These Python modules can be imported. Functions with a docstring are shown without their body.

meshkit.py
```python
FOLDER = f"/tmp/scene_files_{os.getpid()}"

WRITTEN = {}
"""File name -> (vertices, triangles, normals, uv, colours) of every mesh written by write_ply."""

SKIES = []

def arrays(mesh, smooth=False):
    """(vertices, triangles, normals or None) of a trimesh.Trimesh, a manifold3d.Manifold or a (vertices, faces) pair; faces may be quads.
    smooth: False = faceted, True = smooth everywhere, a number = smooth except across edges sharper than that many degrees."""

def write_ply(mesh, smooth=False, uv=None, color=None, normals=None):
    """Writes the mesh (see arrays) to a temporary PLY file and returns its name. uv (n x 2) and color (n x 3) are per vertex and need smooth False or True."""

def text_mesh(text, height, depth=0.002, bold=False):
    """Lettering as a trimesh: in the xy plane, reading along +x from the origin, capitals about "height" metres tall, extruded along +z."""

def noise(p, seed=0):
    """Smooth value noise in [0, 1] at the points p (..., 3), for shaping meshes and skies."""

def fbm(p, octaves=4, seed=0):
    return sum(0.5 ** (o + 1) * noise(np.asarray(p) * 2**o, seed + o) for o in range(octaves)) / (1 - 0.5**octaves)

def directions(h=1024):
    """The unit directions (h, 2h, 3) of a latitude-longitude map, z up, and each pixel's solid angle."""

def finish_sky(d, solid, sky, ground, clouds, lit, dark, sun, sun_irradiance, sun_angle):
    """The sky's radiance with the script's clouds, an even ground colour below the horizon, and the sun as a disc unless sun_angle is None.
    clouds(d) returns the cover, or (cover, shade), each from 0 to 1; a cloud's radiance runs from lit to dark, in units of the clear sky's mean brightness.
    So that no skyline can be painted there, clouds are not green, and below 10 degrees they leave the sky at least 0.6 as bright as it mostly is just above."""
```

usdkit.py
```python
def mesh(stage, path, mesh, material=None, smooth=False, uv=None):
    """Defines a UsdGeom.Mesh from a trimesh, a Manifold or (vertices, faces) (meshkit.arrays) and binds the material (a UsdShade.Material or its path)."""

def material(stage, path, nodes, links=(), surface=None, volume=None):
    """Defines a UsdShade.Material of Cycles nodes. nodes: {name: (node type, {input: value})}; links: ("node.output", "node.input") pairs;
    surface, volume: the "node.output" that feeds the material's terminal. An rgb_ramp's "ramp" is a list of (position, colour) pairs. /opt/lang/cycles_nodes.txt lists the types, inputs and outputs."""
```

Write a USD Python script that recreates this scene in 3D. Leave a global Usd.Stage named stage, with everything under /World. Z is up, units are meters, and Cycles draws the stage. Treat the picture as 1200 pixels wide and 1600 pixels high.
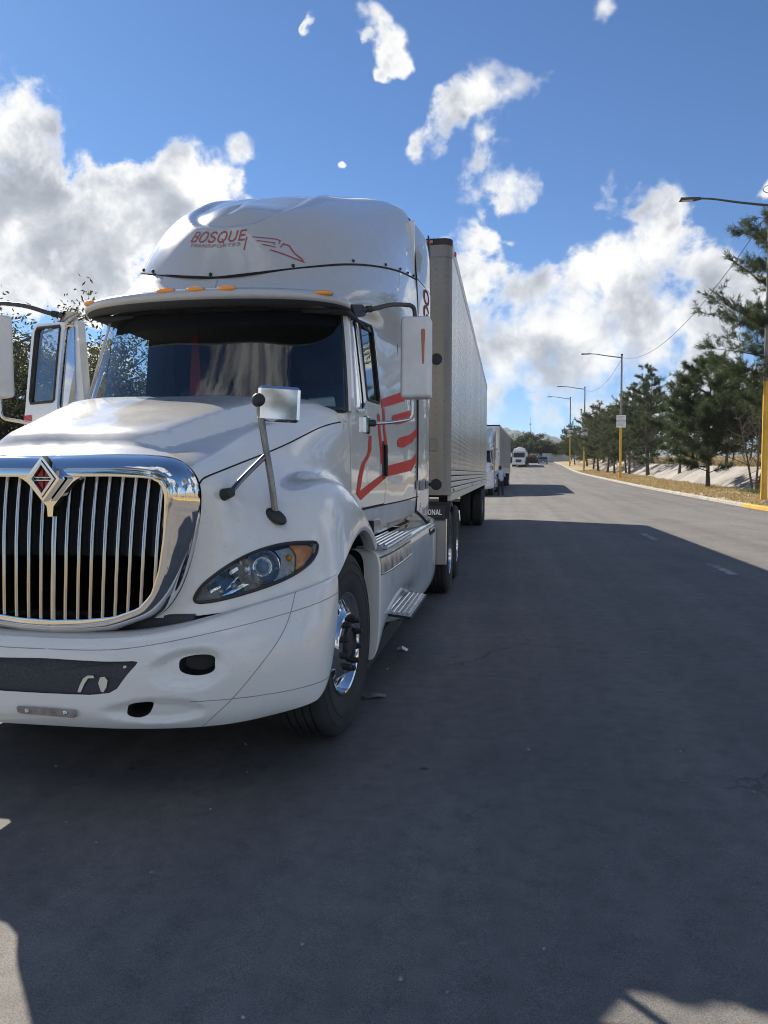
import math, random
import numpy as np, trimesh, shapely, usdkit, meshkit
from shapely import geometry as sg
from scipy.interpolate import RectBivariateSpline, PchipInterpolator, CubicSpline
from scipy.spatial import Delaunay
from pxr import Usd, UsdGeom, UsdLux, UsdShade, Gf, Sdf, Vt

stage = Usd.Stage.CreateInMemory()
UsdGeom.SetStageUpAxis(stage, 'Z'); UsdGeom.SetStageMetersPerUnit(stage, 1.0)
UsdGeom.Xform.Define(stage, '/World')
UsdGeom.Scope.Define(stage, '/World/Looks')
PI = math.pi

# ------------------------------------------------------------------ camera
CAM_H, YAW, PITCH = 1.47, math.radians(9.07), math.radians(2.83)
cam = UsdGeom.Camera.Define(stage, '/World/camera')
cam.CreateHorizontalApertureAttr(24.0); cam.CreateVerticalApertureAttr(32.0)
cam.CreateFocalLengthAttr(24.3)
cam.CreateClippingRangeAttr(Gf.Vec2f(0.05, 20000))
fw = np.array([-math.sin(YAW) * math.cos(PITCH), math.cos(YAW) * math.cos(PITCH), -math.sin(PITCH)])
rt = np.array([math.cos(YAW), math.sin(YAW), 0.0]); up = np.cross(rt, fw)
cam.AddTransformOp().Set(Gf.Matrix4d(*rt, 0, *up, 0, *(-fw), 0, 0, 0, CAM_H, 1))
cam.CreateExposureAttr(0.65)

# ------------------------------------------------------------------ sun
SUN = np.array([-1.03, 1.01, 1.0]); SUN /= np.linalg.norm(SUN)       # direction towards the sun
SUN_EL, SUN_ROT = math.asin(SUN[2]), math.atan2(SUN[0], SUN[1])
sun = UsdLux.DistantLight.Define(stage, '/World/sun')
sun.CreateNormalizeAttr(True); sun.CreateIntensityAttr(1.25); sun.CreateAngleAttr(0.53)
sun.CreateColorAttr(Gf.Vec3f(1.0, 0.93, 0.82))
zx = SUN; xx = np.cross([0, 0, 1], zx); xx /= np.linalg.norm(xx); yx = np.cross(zx, xx)
sun.AddTransformOp().Set(Gf.Matrix4d(*xx, 0, *yx, 0, *zx, 0, 0, 0, 0, 1))

# ------------------------------------------------------------------ sky with cumulus clouds
def azel(az, el):
    az, el = math.radians(az), math.radians(el)
    return (math.sin(az) * math.cos(el), math.cos(az) * math.cos(el), math.sin(el))
# (azimuth from +Y clockwise, elevation, radius) of cloud lumps, degrees
CLOUDS = [
(-36.4, 17.5, 8.1), (-33.4, 20.1, 4.1), (-31.5, 17.0, 5.9), (-34.2, 14.8, 5.3), (-29.1, 14.5, 3.7), (-27.4, 17.4, 4.2), (-23.3, 20.2, 2.9), (-25.3,
18.0, 3.3), (-20.9, 19.5, 2.4), (-19.3, 21.8, 1.7), (-22.7, 17.4, 4.4), (-19.1, 19.3, 1.7), (-37.0, 22.7, 2.4), (-32.5, 22.4, 2.5), (-30.6, 21.4,
2.2), (-10.2, 29.9, 1.4), (-9.1, 28.0, 1.7), (-10.9, 29.2, 1.0), (-3.6, 24.1, 2.7), (-4.9, 23.0, 2.6), (-1.7, 24.6, 2.8), (-0.8, 21.9, 2.5), (-1.3,
20.2, 2.3), (-2.6, 19.4, 2.2), (0.5, 25.0, 1.6), (5.7, 29.2, 1.0), (7.2, 28.0, 0.6), (-12.5, 21.8, 0.5), (-7.2, 22.9, 1.5), (-6.1, 23.2, 1.7), (-4.5,
23.9, 1.9), (-2.9, 23.3, 2.3), (0.1, 23.4, 1.2), (0.8, 20.8, 1.1), (-1.9, 19.0, 1.6), (-2.9, 19.8, 1.5), (2.1, 24.9, 1.2), (-9.5, 27.3, 1.1), (-8.2,
28.5, 1.0), (-11.1, 29.9, 1.0), (7.1, 19.2, 1.8), (8.8, 19.2, 1.8), (10.1, 17.8, 2.0), (10.9, 16.5, 2.2), (10.6, 14.5, 2.8), (8.1, 13.1, 3.5), (4.6,
12.9, 3.2), (1.5, 13.0, 3.0), (-1.7, 13.1, 2.7), (13.0, 13.1, 3.1), (-3.1, 15.3, 2.2), (9.0, 9.7, 4.5), (3.8, 9.0, 4.7), (-0.7, 8.3, 4.0), (13.5, 9.4,
3.8), (16.4, 17.8, 0.7), (-4.4, 16.6, 1.1), (-1.0, 16.2, 0.9), (2.0, 6.4, 2.7), (16.2, 10.8, 2.6), (-14.1, 28.9, 0.5), (-13.7, 11.0, 3.7), (-34.4,
6.7, 2.3), (-1.6, 5.3, 2.3), (3.0, 3.7, 2.0), (-4.4, 6.5, 2.8), (9.0, 5.3, 3.3), (13.2, 6.0, 3.5), (6.0, 4.5, 2.6), (16.3, 5.1, 3.0), (-31.3, 7.7,
2.4), (-28.8, 7.9, 2.5), (-26.6, 13.5, 2.9), (-24.7, 14.8, 2.9), (-31.9, 13.4, 3.1),
]
# where the clouds are thick and grey
GREYS = [
(-33.4, 17.9, 5.8), (-30.7, 15.5, 4.8), (-28.3, 15.0, 3.3), (-37.2, 16.3, 6.6), (4.6, 12.0, 3.2), (9.0, 10.5, 4.4), (-0.3, 9.6, 3.6), (12.7, 11.5,
2.3), (2.9, 6.4, 3.9), (8.6, 6.2, 4.1), (-23.1, 17.8, 1.9), (-2.9, 23.3, 1.0), (-1.6, 4.6, 3.6), (13.2, 5.6, 3.5),
]
_r = random.Random(5)
for k in range(34):                        # the same kind of cumulus all round
    a = 40 + k * 9.0 + _r.uniform(-4, 4)
    if 40 < a < 318:
        e, q = _r.uniform(3, 24), _r.uniform(5, 10); CLOUDS.append((a, e, q)); GREYS.append((a, e - 1, q * .7))
for a, e, q in ((172, 56, 13), (188, 62, 10), (205, 50, 9), (150, 44, 9)): CLOUDS.append((a, e, q)); GREYS.append((a, e, q * .6))
def sky_material(strength):
    N, Lk = {}, []
    N['tc'] = ('texture_coordinate', {})
    N['sky'] = ('sky_texture', {'sky_type': 'single_scattering', 'sun_disc': False, 'sun_elevation': SUN_EL, 'sun_rotation': SUN_ROT,
                                'altitude': 1900.0, 'air_density': 1.0, 'aerosol_density': 0.5, 'ozone_density': 2.2})
    d = 'tc.generated'
    N['wn'] = ('noise_texture', {'scale': 7.0, 'detail': 4.0, 'roughness': 0.6})
    N['wn2'] = ('vector_math', {'math_type': 'subtract', 'vector2': (0.5, 0.5, 0.5)})
    N['wn3'] = ('vector_math', {'math_type': 'scale', 'scale': 0.13})
    N['wd'] = ('vector_math', {'math_type': 'add'})
    Lk += [(d, 'wn.vector'), ('wn.color', 'wn2.vector1'), ('wn2.vector', 'wn3.vector1'), ('wn3.vector', 'wd.vector1'), (d, 'wd.vector2')]
    prev = None
    for i, (a, e, r) in enumerate(CLOUDS):
        R = math.radians(r)
        N[f'd{i}'] = ('vector_math', {'math_type': 'distance', 'vector2': azel(a, e)})
        N[f'm{i}'] = ('map_range', {'range_type': 'linear', 'from_min': 0.0, 'from_max': R * 1.3, 'to_min': min(1.0, 0.40 + r * 0.13), 'to_max': 0.0, 'clamp': True})
        Lk += [('wd.vector', f'd{i}.vector1'), (f'd{i}.value', f'm{i}.value')]
        if prev is None: prev = f'm{i}.result'
        else:
            N[f'x{i}'] = ('math', {'math_type': 'smoothmax', 'value3': 0.12})
            Lk += [(prev, f'x{i}.value1'), (f'm{i}.result', f'x{i}.value2')]
            prev = f'x{i}.value'
    N['fn'] = ('noise_texture', {'scale': 12.0, 'detail': 12.0, 'roughness': 0.64, 'distortion': 0.2})
    N['fd'] = ('math', {'math_type': 'multiply_add', 'value2': 1.75, 'value3': -0.875})
    N['pm'] = ('map_range', {'from_min': 0.09, 'from_max': 0.26, 'to_min': 0.05, 'to_max': 1.0, 'clamp': True}); N['fdm'] = ('math', {'math_type': 'multiply'})
    N['dens'] = ('math', {'math_type': 'add'})
    Lk += [(d, 'fn.vector'), ('fn.fac', 'fd.value1'), (prev, 'pm.value'), ('fd.value', 'fdm.value1'), ('pm.result', 'fdm.value2'), ('fdm.value', 'dens.value1'), (prev, 'dens.value2')]
    # crisp on the billows' tops, wispy elsewhere: the edge's width itself varies
    N['ew'] = ('noise_texture', {'scale': 5.0, 'detail': 3.0})
    N['ewr'] = ('map_range', {'from_min': 0.35, 'from_max': 0.65, 'to_min': 0.34, 'to_max': 0.78, 'clamp': True})
    N['cov'] = ('map_range', {'range_type': 'smoothstep', 'from_min': 0.20, 'to_min': 0.0, 'to_max': 1.0, 'clamp': True})
    Lk += [(d, 'ew.vector'), ('ew.fac', 'ewr.value'), ('ewr.result', 'cov.from_max'), ('dens.value', 'cov.value')]
    # shade: the lumps' own relief towards the sun at two sizes, grey in the thick of the cloud
    def relief(tag_, sc, off, det):
        N['o' + tag_] = ('vector_math', {'math_type': 'add', 'vector2': tuple(SUN * off)})
        for q in 'ab': N[q + tag_] = ('noise_texture', {'scale': sc, 'detail': det, 'roughness': 0.55, 'distortion': 0.25})
        N['r' + tag_] = ('math', {'math_type': 'subtract'})
        Lk.extend([(d, 'o' + tag_ + '.vector1'), ('o' + tag_ + '.vector', 'a' + tag_ + '.vector'), (d, 'b' + tag_ + '.vector'), ('a' + tag_ + '.fac', 'r' + tag_ + '.value1'), ('b' + tag_ + '.fac', 'r' + tag_ + '.value2')])
    relief('1', 13.0, 0.030, 6.0); relief('2', 6.0, 0.07, 5.0)
    gp = None
    for i, (a, e, r) in enumerate(GREYS):
        N[f'gd{i}'] = ('vector_math', {'math_type': 'distance', 'vector2': azel(a, e)})
        N[f'gm{i}'] = ('map_range', {'range_type': 'smoothstep', 'from_min': 0.0, 'from_max': math.radians(r) * 1.2, 'to_min': 1.0, 'to_max': 0.0, 'clamp': True})
        Lk += [('wd.vector', f'gd{i}.vector1'), (f'gd{i}.value', f'gm{i}.value')]
        if gp is None: gp = f'gm{i}.result'
        else:
            N[f'gx{i}'] = ('math', {'math_type': 'smoothmax', 'value3': 0.3}); Lk += [(gp, f'gx{i}.value1'), (f'gm{i}.result', f'gx{i}.value2')]; gp = f'gx{i}.value'
    N['core'] = ('math', {'math_type': 'multiply', 'value2': 0.46})
    N['k1'] = ('math', {'math_type': 'multiply_add', 'value2': 2.0, 'value3': 0.11})
    N['k2'] = ('math', {'math_type': 'multiply_add', 'value2': 1.5})
    N['s2'] = ('math', {'math_type': 'add'})
    N['edge'] = ('map_range', {'from_min': 0.25, 'from_max': 0.60, 'clamp': True})
    N['s3'] = ('math', {'math_type': 'multiply'})
    Lk += [(gp, 'core.value1'), ('r1.value', 'k1.value1'), ('r2.value', 'k2.value1'), ('k1.value', 'k2.value3'), ('k2.value', 's2.value1'), ('core.value', 's2.value2'), ('dens.value', 'edge.value'), ('s2.value', 's3.value1'), ('edge.result', 's3.value2')]
    N['shade'] = ('rgb_ramp', {'ramp': [(0.0, (1.0, 0.99, 0.965)), (0.15, (0.92, 0.925, 0.92)), (0.38, (0.64, 0.665, 0.71)), (0.65, (0.44, 0.475, 0.53)), (1.0, (0.32, 0.355, 0.41))]})
    Lk += [('s3.value', 'shade.fac')]
    N['cl'] = ('vector_math', {'math_type': 'scale', 'scale': CLOUD_GAIN})
    Lk += [('shade.color', 'cl.vector1')]
    N['tint'] = ('mix_color', {'blend_type': 'multiply', 'fac': 1.0, 'b': SKY_TINT})
    Lk += [('sky.color', 'tint.a')]
    N['mx'] = ('mix_color', {'blend_type': 'mix'})
    Lk += [('cov.result', 'mx.fac'), ('tint.result', 'mx.a'), ('cl.vector', 'mx.b')]
    N['bg'] = ('background_shader', {'strength': strength})
    Lk += [('mx.result', 'bg.color')]
    return usdkit.material(stage, '/World/Looks/sky', N, Lk, surface='bg.background')
CLOUD_GAIN, SKY_TINT = 11.0, (0.52, 0.92, 1.28)
dome = UsdLux.DomeLight.Define(stage, '/World/sky')
dome.GetPrim().SetCustomDataByKey('kind', 'structure')
UsdShade.MaterialBindingAPI.Apply(dome.GetPrim()).Bind(sky_material(0.060))

# ------------------------------------------------------------------ helpers
def mat(name, nodes, links=(), surface='p.BSDF', **k):
    return usdkit.material(stage, '/World/Looks/' + name, nodes, links, surface=surface, **k)
def plain(name, color, rough=0.5, metal=0.0, coat=0.0, bump=None, **k):
    n = {'p': ('principled_bsdf', dict(base_color=color, roughness=rough, metallic=metal, coat_weight=coat, **k))}
    l = []
    if bump:
        n['bt'] = ('texture_coordinate', {}); n['bn'] = ('noise_texture', {'scale': bump[0], 'detail': 4.0}); n['bb'] = ('bump', {'strength': bump[1], 'distance': bump[2]})
        l = [('bt.object', 'bn.vector'), ('bn.fac', 'bb.height'), ('bb.normal', 'p.normal')]
    return mat(name, n, l)
def mottled(name, c1, c2, scale, rough=0.6, rough2=None, metal=0.0, coat=0.0, lo=0.35, hi=0.65, detail=5.0, bump=None, speck=None, vec='object', extra={}, stretch=None):
    n = {'t': ('texture_coordinate', {}), 'n': ('noise_texture', {'scale': scale, 'detail': detail, 'roughness': 0.6}), 'r': ('rgb_ramp', {'ramp': [(lo, c1), (hi, c2)]}),
         'p': ('principled_bsdf', dict(roughness=rough, metallic=metal, coat_weight=coat, **extra))}
    src = 't.' + vec; l = []
    if stretch:
        n['mp'] = ('mapping', {'scale': stretch}); l += [(src, 'mp.vector')]; src = 'mp.vector'
    l += [(src, 'n.vector'), ('n.fac', 'r.fac')]
    col = 'r.color'
    if speck:                             # (scale, threshold, colour): small dirt spots
        n['v'] = ('noise_texture', {'scale': speck[0], 'detail': 2.0}); n['vr'] = ('map_range', {'from_min': speck[1], 'from_max': speck[1] + 0.04, 'clamp': True})
        n['vm'] = ('mix_color', {'b': speck[2]}); l += [('t.' + vec, 'v.vector'), ('v.fac', 'vr.value'), ('vr.result', 'vm.fac'), (col, 'vm.a')]; col = 'vm.result'
    l += [(col, 'p.base_color')]
    if rough2 is not None:
        n['rr'] = ('map_range', {'from_min': lo, 'from_max': hi, 'to_min': rough, 'to_max': rough2, 'clamp': True}); l += [('n.fac', 'rr.value'), ('rr.result', 'p.roughness')]
    if bump:
        n['bn'] = ('noise_texture', {'scale': bump[0], 'detail': 4.0}); n['bb'] = ('bump', {'strength': bump[1], 'distance': bump[2]})
        l += [('t.' + vec, 'bn.vector'), ('bn.fac', 'bb.height'), ('bb.normal', 'p.normal')]
    return mat(name, n, l)

def numbered(path):
    if not stage.GetPrimAtPath(path): return path
    k = 1
    while stage.GetPrimAtPath(f'{path}_{k:03d}'): k += 1
    return f'{path}_{k:03d}'
def P_(o): return o if isinstance(o, str) else str(o.GetPath())
def tag(o, label=None, cat=None, group=None, kind=None):
    o = o.GetPrim() if hasattr(o, 'GetPrim') else o
    for k, v in (('label', label), ('category', cat), ('group', group), ('kind', kind)):
        if v: o.SetCustomDataByKey(k, v)
    return o
def thing(name, label, cat, loc=(0, 0, 0), rz=0.0, group=None, scale=None, rx=0.0, ry=0.0):
    x = UsdGeom.Xform.Define(stage, numbered('/World/' + name)); x.AddTranslateOp().Set(Gf.Vec3d(*map(float, loc)))
    if rz: x.AddRotateZOp().Set(float(rz))
    if ry: x.AddRotateYOp().Set(float(ry))
    if rx: x.AddRotateXOp().Set(float(rx))
    if scale: x.AddScaleOp().Set(Gf.Vec3f(*([scale] * 3 if np.ndim(scale) == 0 else scale)))
    return tag(x, label, cat, group)
def obj(name, mesh, m, parent=None, smooth=False, label=None, off=(0, 0, 0), kind=None):
    """one Mesh prim under parent (or /World); off: the parent's own origin, taken off the vertices"""
    v, f = arr(mesh)
    path = numbered((P_(parent) if parent is not None else '/World') + '/' + name)
    o = usdkit.mesh(stage, path, (v - np.asarray(off, float), f), m, smooth=smooth)
    if label or kind: tag(o, label, kind=kind)
    return o
def arr(mesh):
    if hasattr(mesh, 'to_mesh'):
        q = mesh.to_mesh(); return np.array(q.vert_properties[:, :3], float), np.array(q.tri_verts)
    if isinstance(mesh, (tuple, list)):
        v, f = np.asarray(mesh[0], float), np.asarray(mesh[1], int)
        if f.shape[1] == 4: f = np.vstack([f[:, [0, 1, 2]], f[:, [0, 2, 3]]])
        return v, f
    return np.array(mesh.vertices, float), np.array(mesh.faces)
def join(*ms):
    V, F, n = [], [], 0
    for m in ms:
        v, f = arr(m); V.append(v); F.append(f + n); n += len(v)
    return np.vstack(V), np.vstack(F)
def struct(name, mesh, m, parent=None, smooth=False):
    o = obj(name, mesh, m, parent, smooth)
    if parent is None: tag(o, kind='structure')
    return o
def move(mesh, t=(0, 0, 0), rz=0.0, rx=0.0, ry=0.0, s=1.0):
    v, f = arr(mesh); v = v * s
    for ax, a in ((0, rx), (1, ry), (2, rz)):
        if a:
            c, q = math.cos(a), math.sin(a); i, j = [(1, 2), (2, 0), (0, 1)][ax]
            w = v.copy(); w[:, i] = c * v[:, i] - q * v[:, j]; w[:, j] = q * v[:, i] + c * v[:, j]; v = w
    return v + np.asarray(t, float), f
def mirror(mesh):
    v, f = arr(mesh); return v * [-1, 1, 1], f[:, ::-1]
def rbox(c, s, r=0.01):
    """box of full size s round c with chamfered edges"""
    h = np.asarray(s, float) / 2; r = min(r, h.min() * 0.9); pts = []
    for sx in (-1, 1):
        for sy in (-1, 1):
            for sz in (-1, 1):
                for k in range(3):
                    q = h.copy(); q -= r; q[k] += r; pts.append(q * (sx, sy, sz))
    m = trimesh.convex.convex_hull(np.array(pts)); return np.array(m.vertices) + np.asarray(c, float), np.array(m.faces)
def box(lo, hi, r=0.006):
    lo, hi = np.asarray(lo, float), np.asarray(hi, float); return rbox((lo + hi) / 2, hi - lo, r)
def spline(pts, n=24, closed=False):
    p = np.asarray(pts, float); d = np.r_[0, np.cumsum(np.linalg.norm(np.diff(p, axis=0), axis=1))]
    if closed: return CubicSpline(d, p, bc_type='periodic')(np.linspace(0, d[-1], n + 1)[:-1])
    return CubicSpline(d, p, bc_type='natural')(np.linspace(0, d[-1], n)) if len(p) > 2 else np.linspace(p[0], p[1], n)
def tube(path, r, sides=8, cap=True, closed=False):
    p = np.asarray(path, float); n = len(p); r = np.broadcast_to(np.asarray(r, float), (n,))
    t = (np.roll(p, -1, 0) - np.roll(p, 1, 0)) if closed else np.gradient(p, axis=0)
    t /= np.maximum(np.linalg.norm(t, axis=1, keepdims=True), 1e-12)
    a = np.array([0, 0, 1.0]) if abs(t[0][2]) < 0.9 else np.array([1.0, 0, 0])
    V = []
    for i in range(n):
        a = a - t[i] * (a @ t[i]); a /= np.linalg.norm(a); b = np.cross(t[i], a)
        th = np.arange(sides) / sides * 2 * PI
        V.append(p[i] + r[i] * (np.cos(th)[:, None] * a + np.sin(th)[:, None] * b))
    V = np.vstack(V); F = []
    m = n if closed else n - 1
    for i in range(m):
        for k in range(sides):
            a0, a1 = i * sides + k, i * sides + (k + 1) % sides; j = (i + 1) % n
            b0, b1 = j * sides + k, j * sides + (k + 1) % sides
            F += [(a0, a1, b1), (a0, b1, b0)]
    if cap and not closed:
        V = np.vstack([V, p[0], p[-1]]); c0, c1 = len(V) - 2, len(V) - 1
        for k in range(sides):
            F += [(c0, (k + 1) % sides, k), (c1, (n - 1) * sides + k, (n - 1) * sides + (k + 1) % sides)]
    return V, np.array(F)
def lathe(profile, segs=32, axis='x'):
    """profile: (radius, along) pairs turned round the axis"""
    p = np.asarray(profile, float); th = np.arange(segs) / segs * 2 * PI; n = len(p)
    V = np.stack([np.outer(np.ones(segs), p[:, 1]), np.outer(np.cos(th), p[:, 0]), np.outer(np.sin(th), p[:, 0])], -1).reshape(-1, 3)
    F = []
    for i in range(segs):
        for k in range(n - 1):
            a, b = i * n + k, ((i + 1) % segs) * n + k
            F += [(a, b, b + 1), (a, b + 1, a + 1)]
    if axis == 'z': V = V[:, [1, 2, 0]]
    if axis == 'y': V = V[:, [2, 0, 1]]
    return V, np.array(F)
def prism(poly, z0, z1, plane='xy'):
    """a shapely polygon or list of points extruded; plane 'yz' extrudes along x, 'xz' along y"""
    pg = poly if hasattr(poly, 'geom_type') else sg.Polygon(poly)
    m = trimesh.util.concatenate([trimesh.creation.extrude_polygon(g, abs(z1 - z0), engine='earcut') for g in getattr(pg.buffer(0), 'geoms', [pg.buffer(0)])]); v, f = np.array(m.vertices), np.array(m.faces)
    v[:, 2] += min(z0, z1)
    if plane == 'yz': v = v[:, [2, 0, 1]]
    if plane == 'xz': v, f = v[:, [0, 2, 1]], f[:, ::-1]
    return v, f
def grid(fn, us, vs):
    """quad sheet of fn(u, v) -> points"""
    U, W = np.meshgrid(us, vs, indexing='ij'); p = fn(U.ravel(), W.ravel()); a, b = len(us), len(vs)
    i, j = np.meshgrid(np.arange(a - 1), np.arange(b - 1), indexing='ij'); q = (i * b + j).ravel()
    return p, np.stack([q, q + b, q + b + 1, q + 1], 1)
class Net:
    """a smooth surface through a control net [i][j] of points; called with u in [0, ni-1], v in [0, nj-1]"""
    def __init__(s, c):
        c = np.asarray(c, float); s.n = c.shape[:2]
        s.k = [RectBivariateSpline(np.arange(s.n[0]), np.arange(s.n[1]), c[:, :, a], kx=min(3, s.n[0] - 1), ky=min(3, s.n[1] - 1), s=0) for a in range(3)]
    def __call__(s, u, v):
        return np.stack([k.ev(u, v) for k in s.k], -1)
class SNet(Net):
    """a Net mirrored over x = 0 before it is fitted, so that it runs smoothly across the middle; axis: the parameter that crosses it"""
    def __init__(s, c, axis):
        c = np.asarray(c, float); m = np.flip(c, axis) * [-1, 1, 1]; s.axis = axis; s.o = c.shape[axis] - 1
        super().__init__(np.concatenate([m[:-1], c], 0) if axis == 0 else np.concatenate([m[:, :-1], c], 1))
    def __call__(s, u, v):
        return super().__call__(np.asarray(u) + s.o, v) if s.axis == 0 else super().__call__(u, np.asarray(v) + s.o)
def normal_of(fn, u, v, e=1e-3, sign=1.0):
    a = fn(u + e, v) - fn(u - e, v); b = fn(u, v + e) - fn(u, v - e); n = np.cross(a, b)
    return sign * n / np.maximum(np.linalg.norm(n, axis=-1, keepdims=True), 1e-12)
def densify(pts, step):
    p = np.asarray(pts, float); out = []
    for a, b in zip(p, np.roll(p, -1, 0)):
        k = max(1, int(np.ceil(np.linalg.norm((b - a) / step)))); out += [a + (b - a) * t / k for t in range(k)]
    return np.array(out)
def patch(fn, outer, holes=(), step=(0.05, 0.05), lift=0.0, sign=1.0):
    """triangles of the surface fn inside the uv polygon outer and outside the holes; edges follow the polygons"""
    step = np.asarray(step, float); S = lambda p: np.asarray(p, float) / step
    oq = densify(outer, step); hq = [densify(h, step) for h in holes]
    pg = sg.Polygon(S(oq), [S(h) for h in hq]).buffer(0)
    lo, hi = S(oq).min(0), S(oq).max(0)
    g = np.stack(np.meshgrid(np.arange(lo[0], hi[0], 1.0) + 0.5, np.arange(lo[1], hi[1], 1.0) + 0.5, indexing='ij'), -1).reshape(-1, 2)
    g = g[shapely.contains_xy(pg.buffer(-0.45), g[:, 0], g[:, 1])]
    pts = np.vstack([S(oq)] + [S(h) for h in hq] + [g]); pts = pts[np.sort(np.unique(np.round(pts, 6), axis=0, return_index=True)[1])]
    t = Delaunay(pts).simplices; c = pts[t].mean(1)
    t = t[shapely.contains_xy(pg, c[:, 0], c[:, 1])]
    uv = pts * step; v = fn(uv[:, 0], uv[:, 1])
    if lift: v = v + lift * normal_of(fn, uv[:, 0], uv[:, 1], sign=sign)
    a = np.cross(pts[t[:, 1]] - pts[t[:, 0]], pts[t[:, 2]] - pts[t[:, 0]])
    t[a * sign < 0] = t[a * sign < 0][:, ::-1]
    return v, t
def wall_in(fn, loop, depth, step=(0.05, 0.05), sign=1.0, floor=True, shrink=1.0):
    """the side wall (and floor) of a hole pressed into the surface fn along a uv loop"""
    q = densify(loop, np.asarray(step)); p = fn(q[:, 0], q[:, 1]); n = normal_of(fn, q[:, 0], q[:, 1], sign=sign).mean(0); n /= np.linalg.norm(n)
    c = p.mean(0); b = c + (p - c) * shrink - n * depth; k = len(p)
    i = np.arange(k); j = (i + 1) % k
    F = np.vstack([np.stack([i, j, j + k], 1), np.stack([i, j + k, i + k], 1)]); V = np.vstack([p, b])
    if floor:
        V = np.vstack([V, b.mean(0)]); F = np.vstack([F, np.stack([i + k, j + k, np.full(k, 2 * k)], 1)])
    return V, F
def line_on(fn, uv, r, lift=0.0, sides=6, closed=False, sign=1.0):
    """a thin tube that follows a uv polyline on the surface"""
    uv = np.asarray(uv, float); p = fn(uv[:, 0], uv[:, 1])
    if lift: p = p + lift * normal_of(fn, uv[:, 0], uv[:, 1], sign=sign)
    return tube(p, r, sides, closed=closed)
def text(s, h, depth=0.002, bold=False):
    return arr(meshkit.text_mesh(s, h, depth, bold))

# ------------------------------------------------------------------ the ground: how high it lies
ZP = PchipInterpolator([-400, 0, 25, 47, 80, 118, 154, 200, 300, 420, 3000], [0, 0, 0, .22, .8, 1.66, 3.2, 4.6, 6.5, 8, 8])
KERB_R, KERB_L = 9.85, -4.6
def road_z(X, Y):
    X, Y = np.broadcast_arrays(np.asarray(X, float), np.asarray(Y, float))
    crown = np.where(X < 3.5, 0.02 * np.clip(X + 0.7, -4.5, 4.2), 0.084 - 0.0135 * np.clip(X - 3.5, 0, 7))
    return ZP(np.clip(Y, -400, 3000)) + crown
def ground_z(X, Y):
    X, Y = np.broadcast_arrays(np.asarray(X, float), np.asarray(Y, float)); z = road_z(np.clip(X, KERB_L, KERB_R), Y)
    p = np.stack([X * 0.35, Y * 0.35, 0 * X], -1); bump = (meshkit.fbm(p, 3, 4) - 0.5) * 0.16
    r = np.clip((X - KERB_R - 0.3) / 3, 0, 1); l = np.clip((KERB_L - 0.3 - X) / 3, 0, 1)
    z = z + r * (0.10 + bump) + l * (0.12 + bump) + 0.13 * ((X > KERB_R) | (X < KERB_L))
    z = z - 0.6 * np.clip((X - 20) / 10, 0, 1) + np.clip((-X - 14) / 30, 0, 1) * 0.5
    return z

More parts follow.
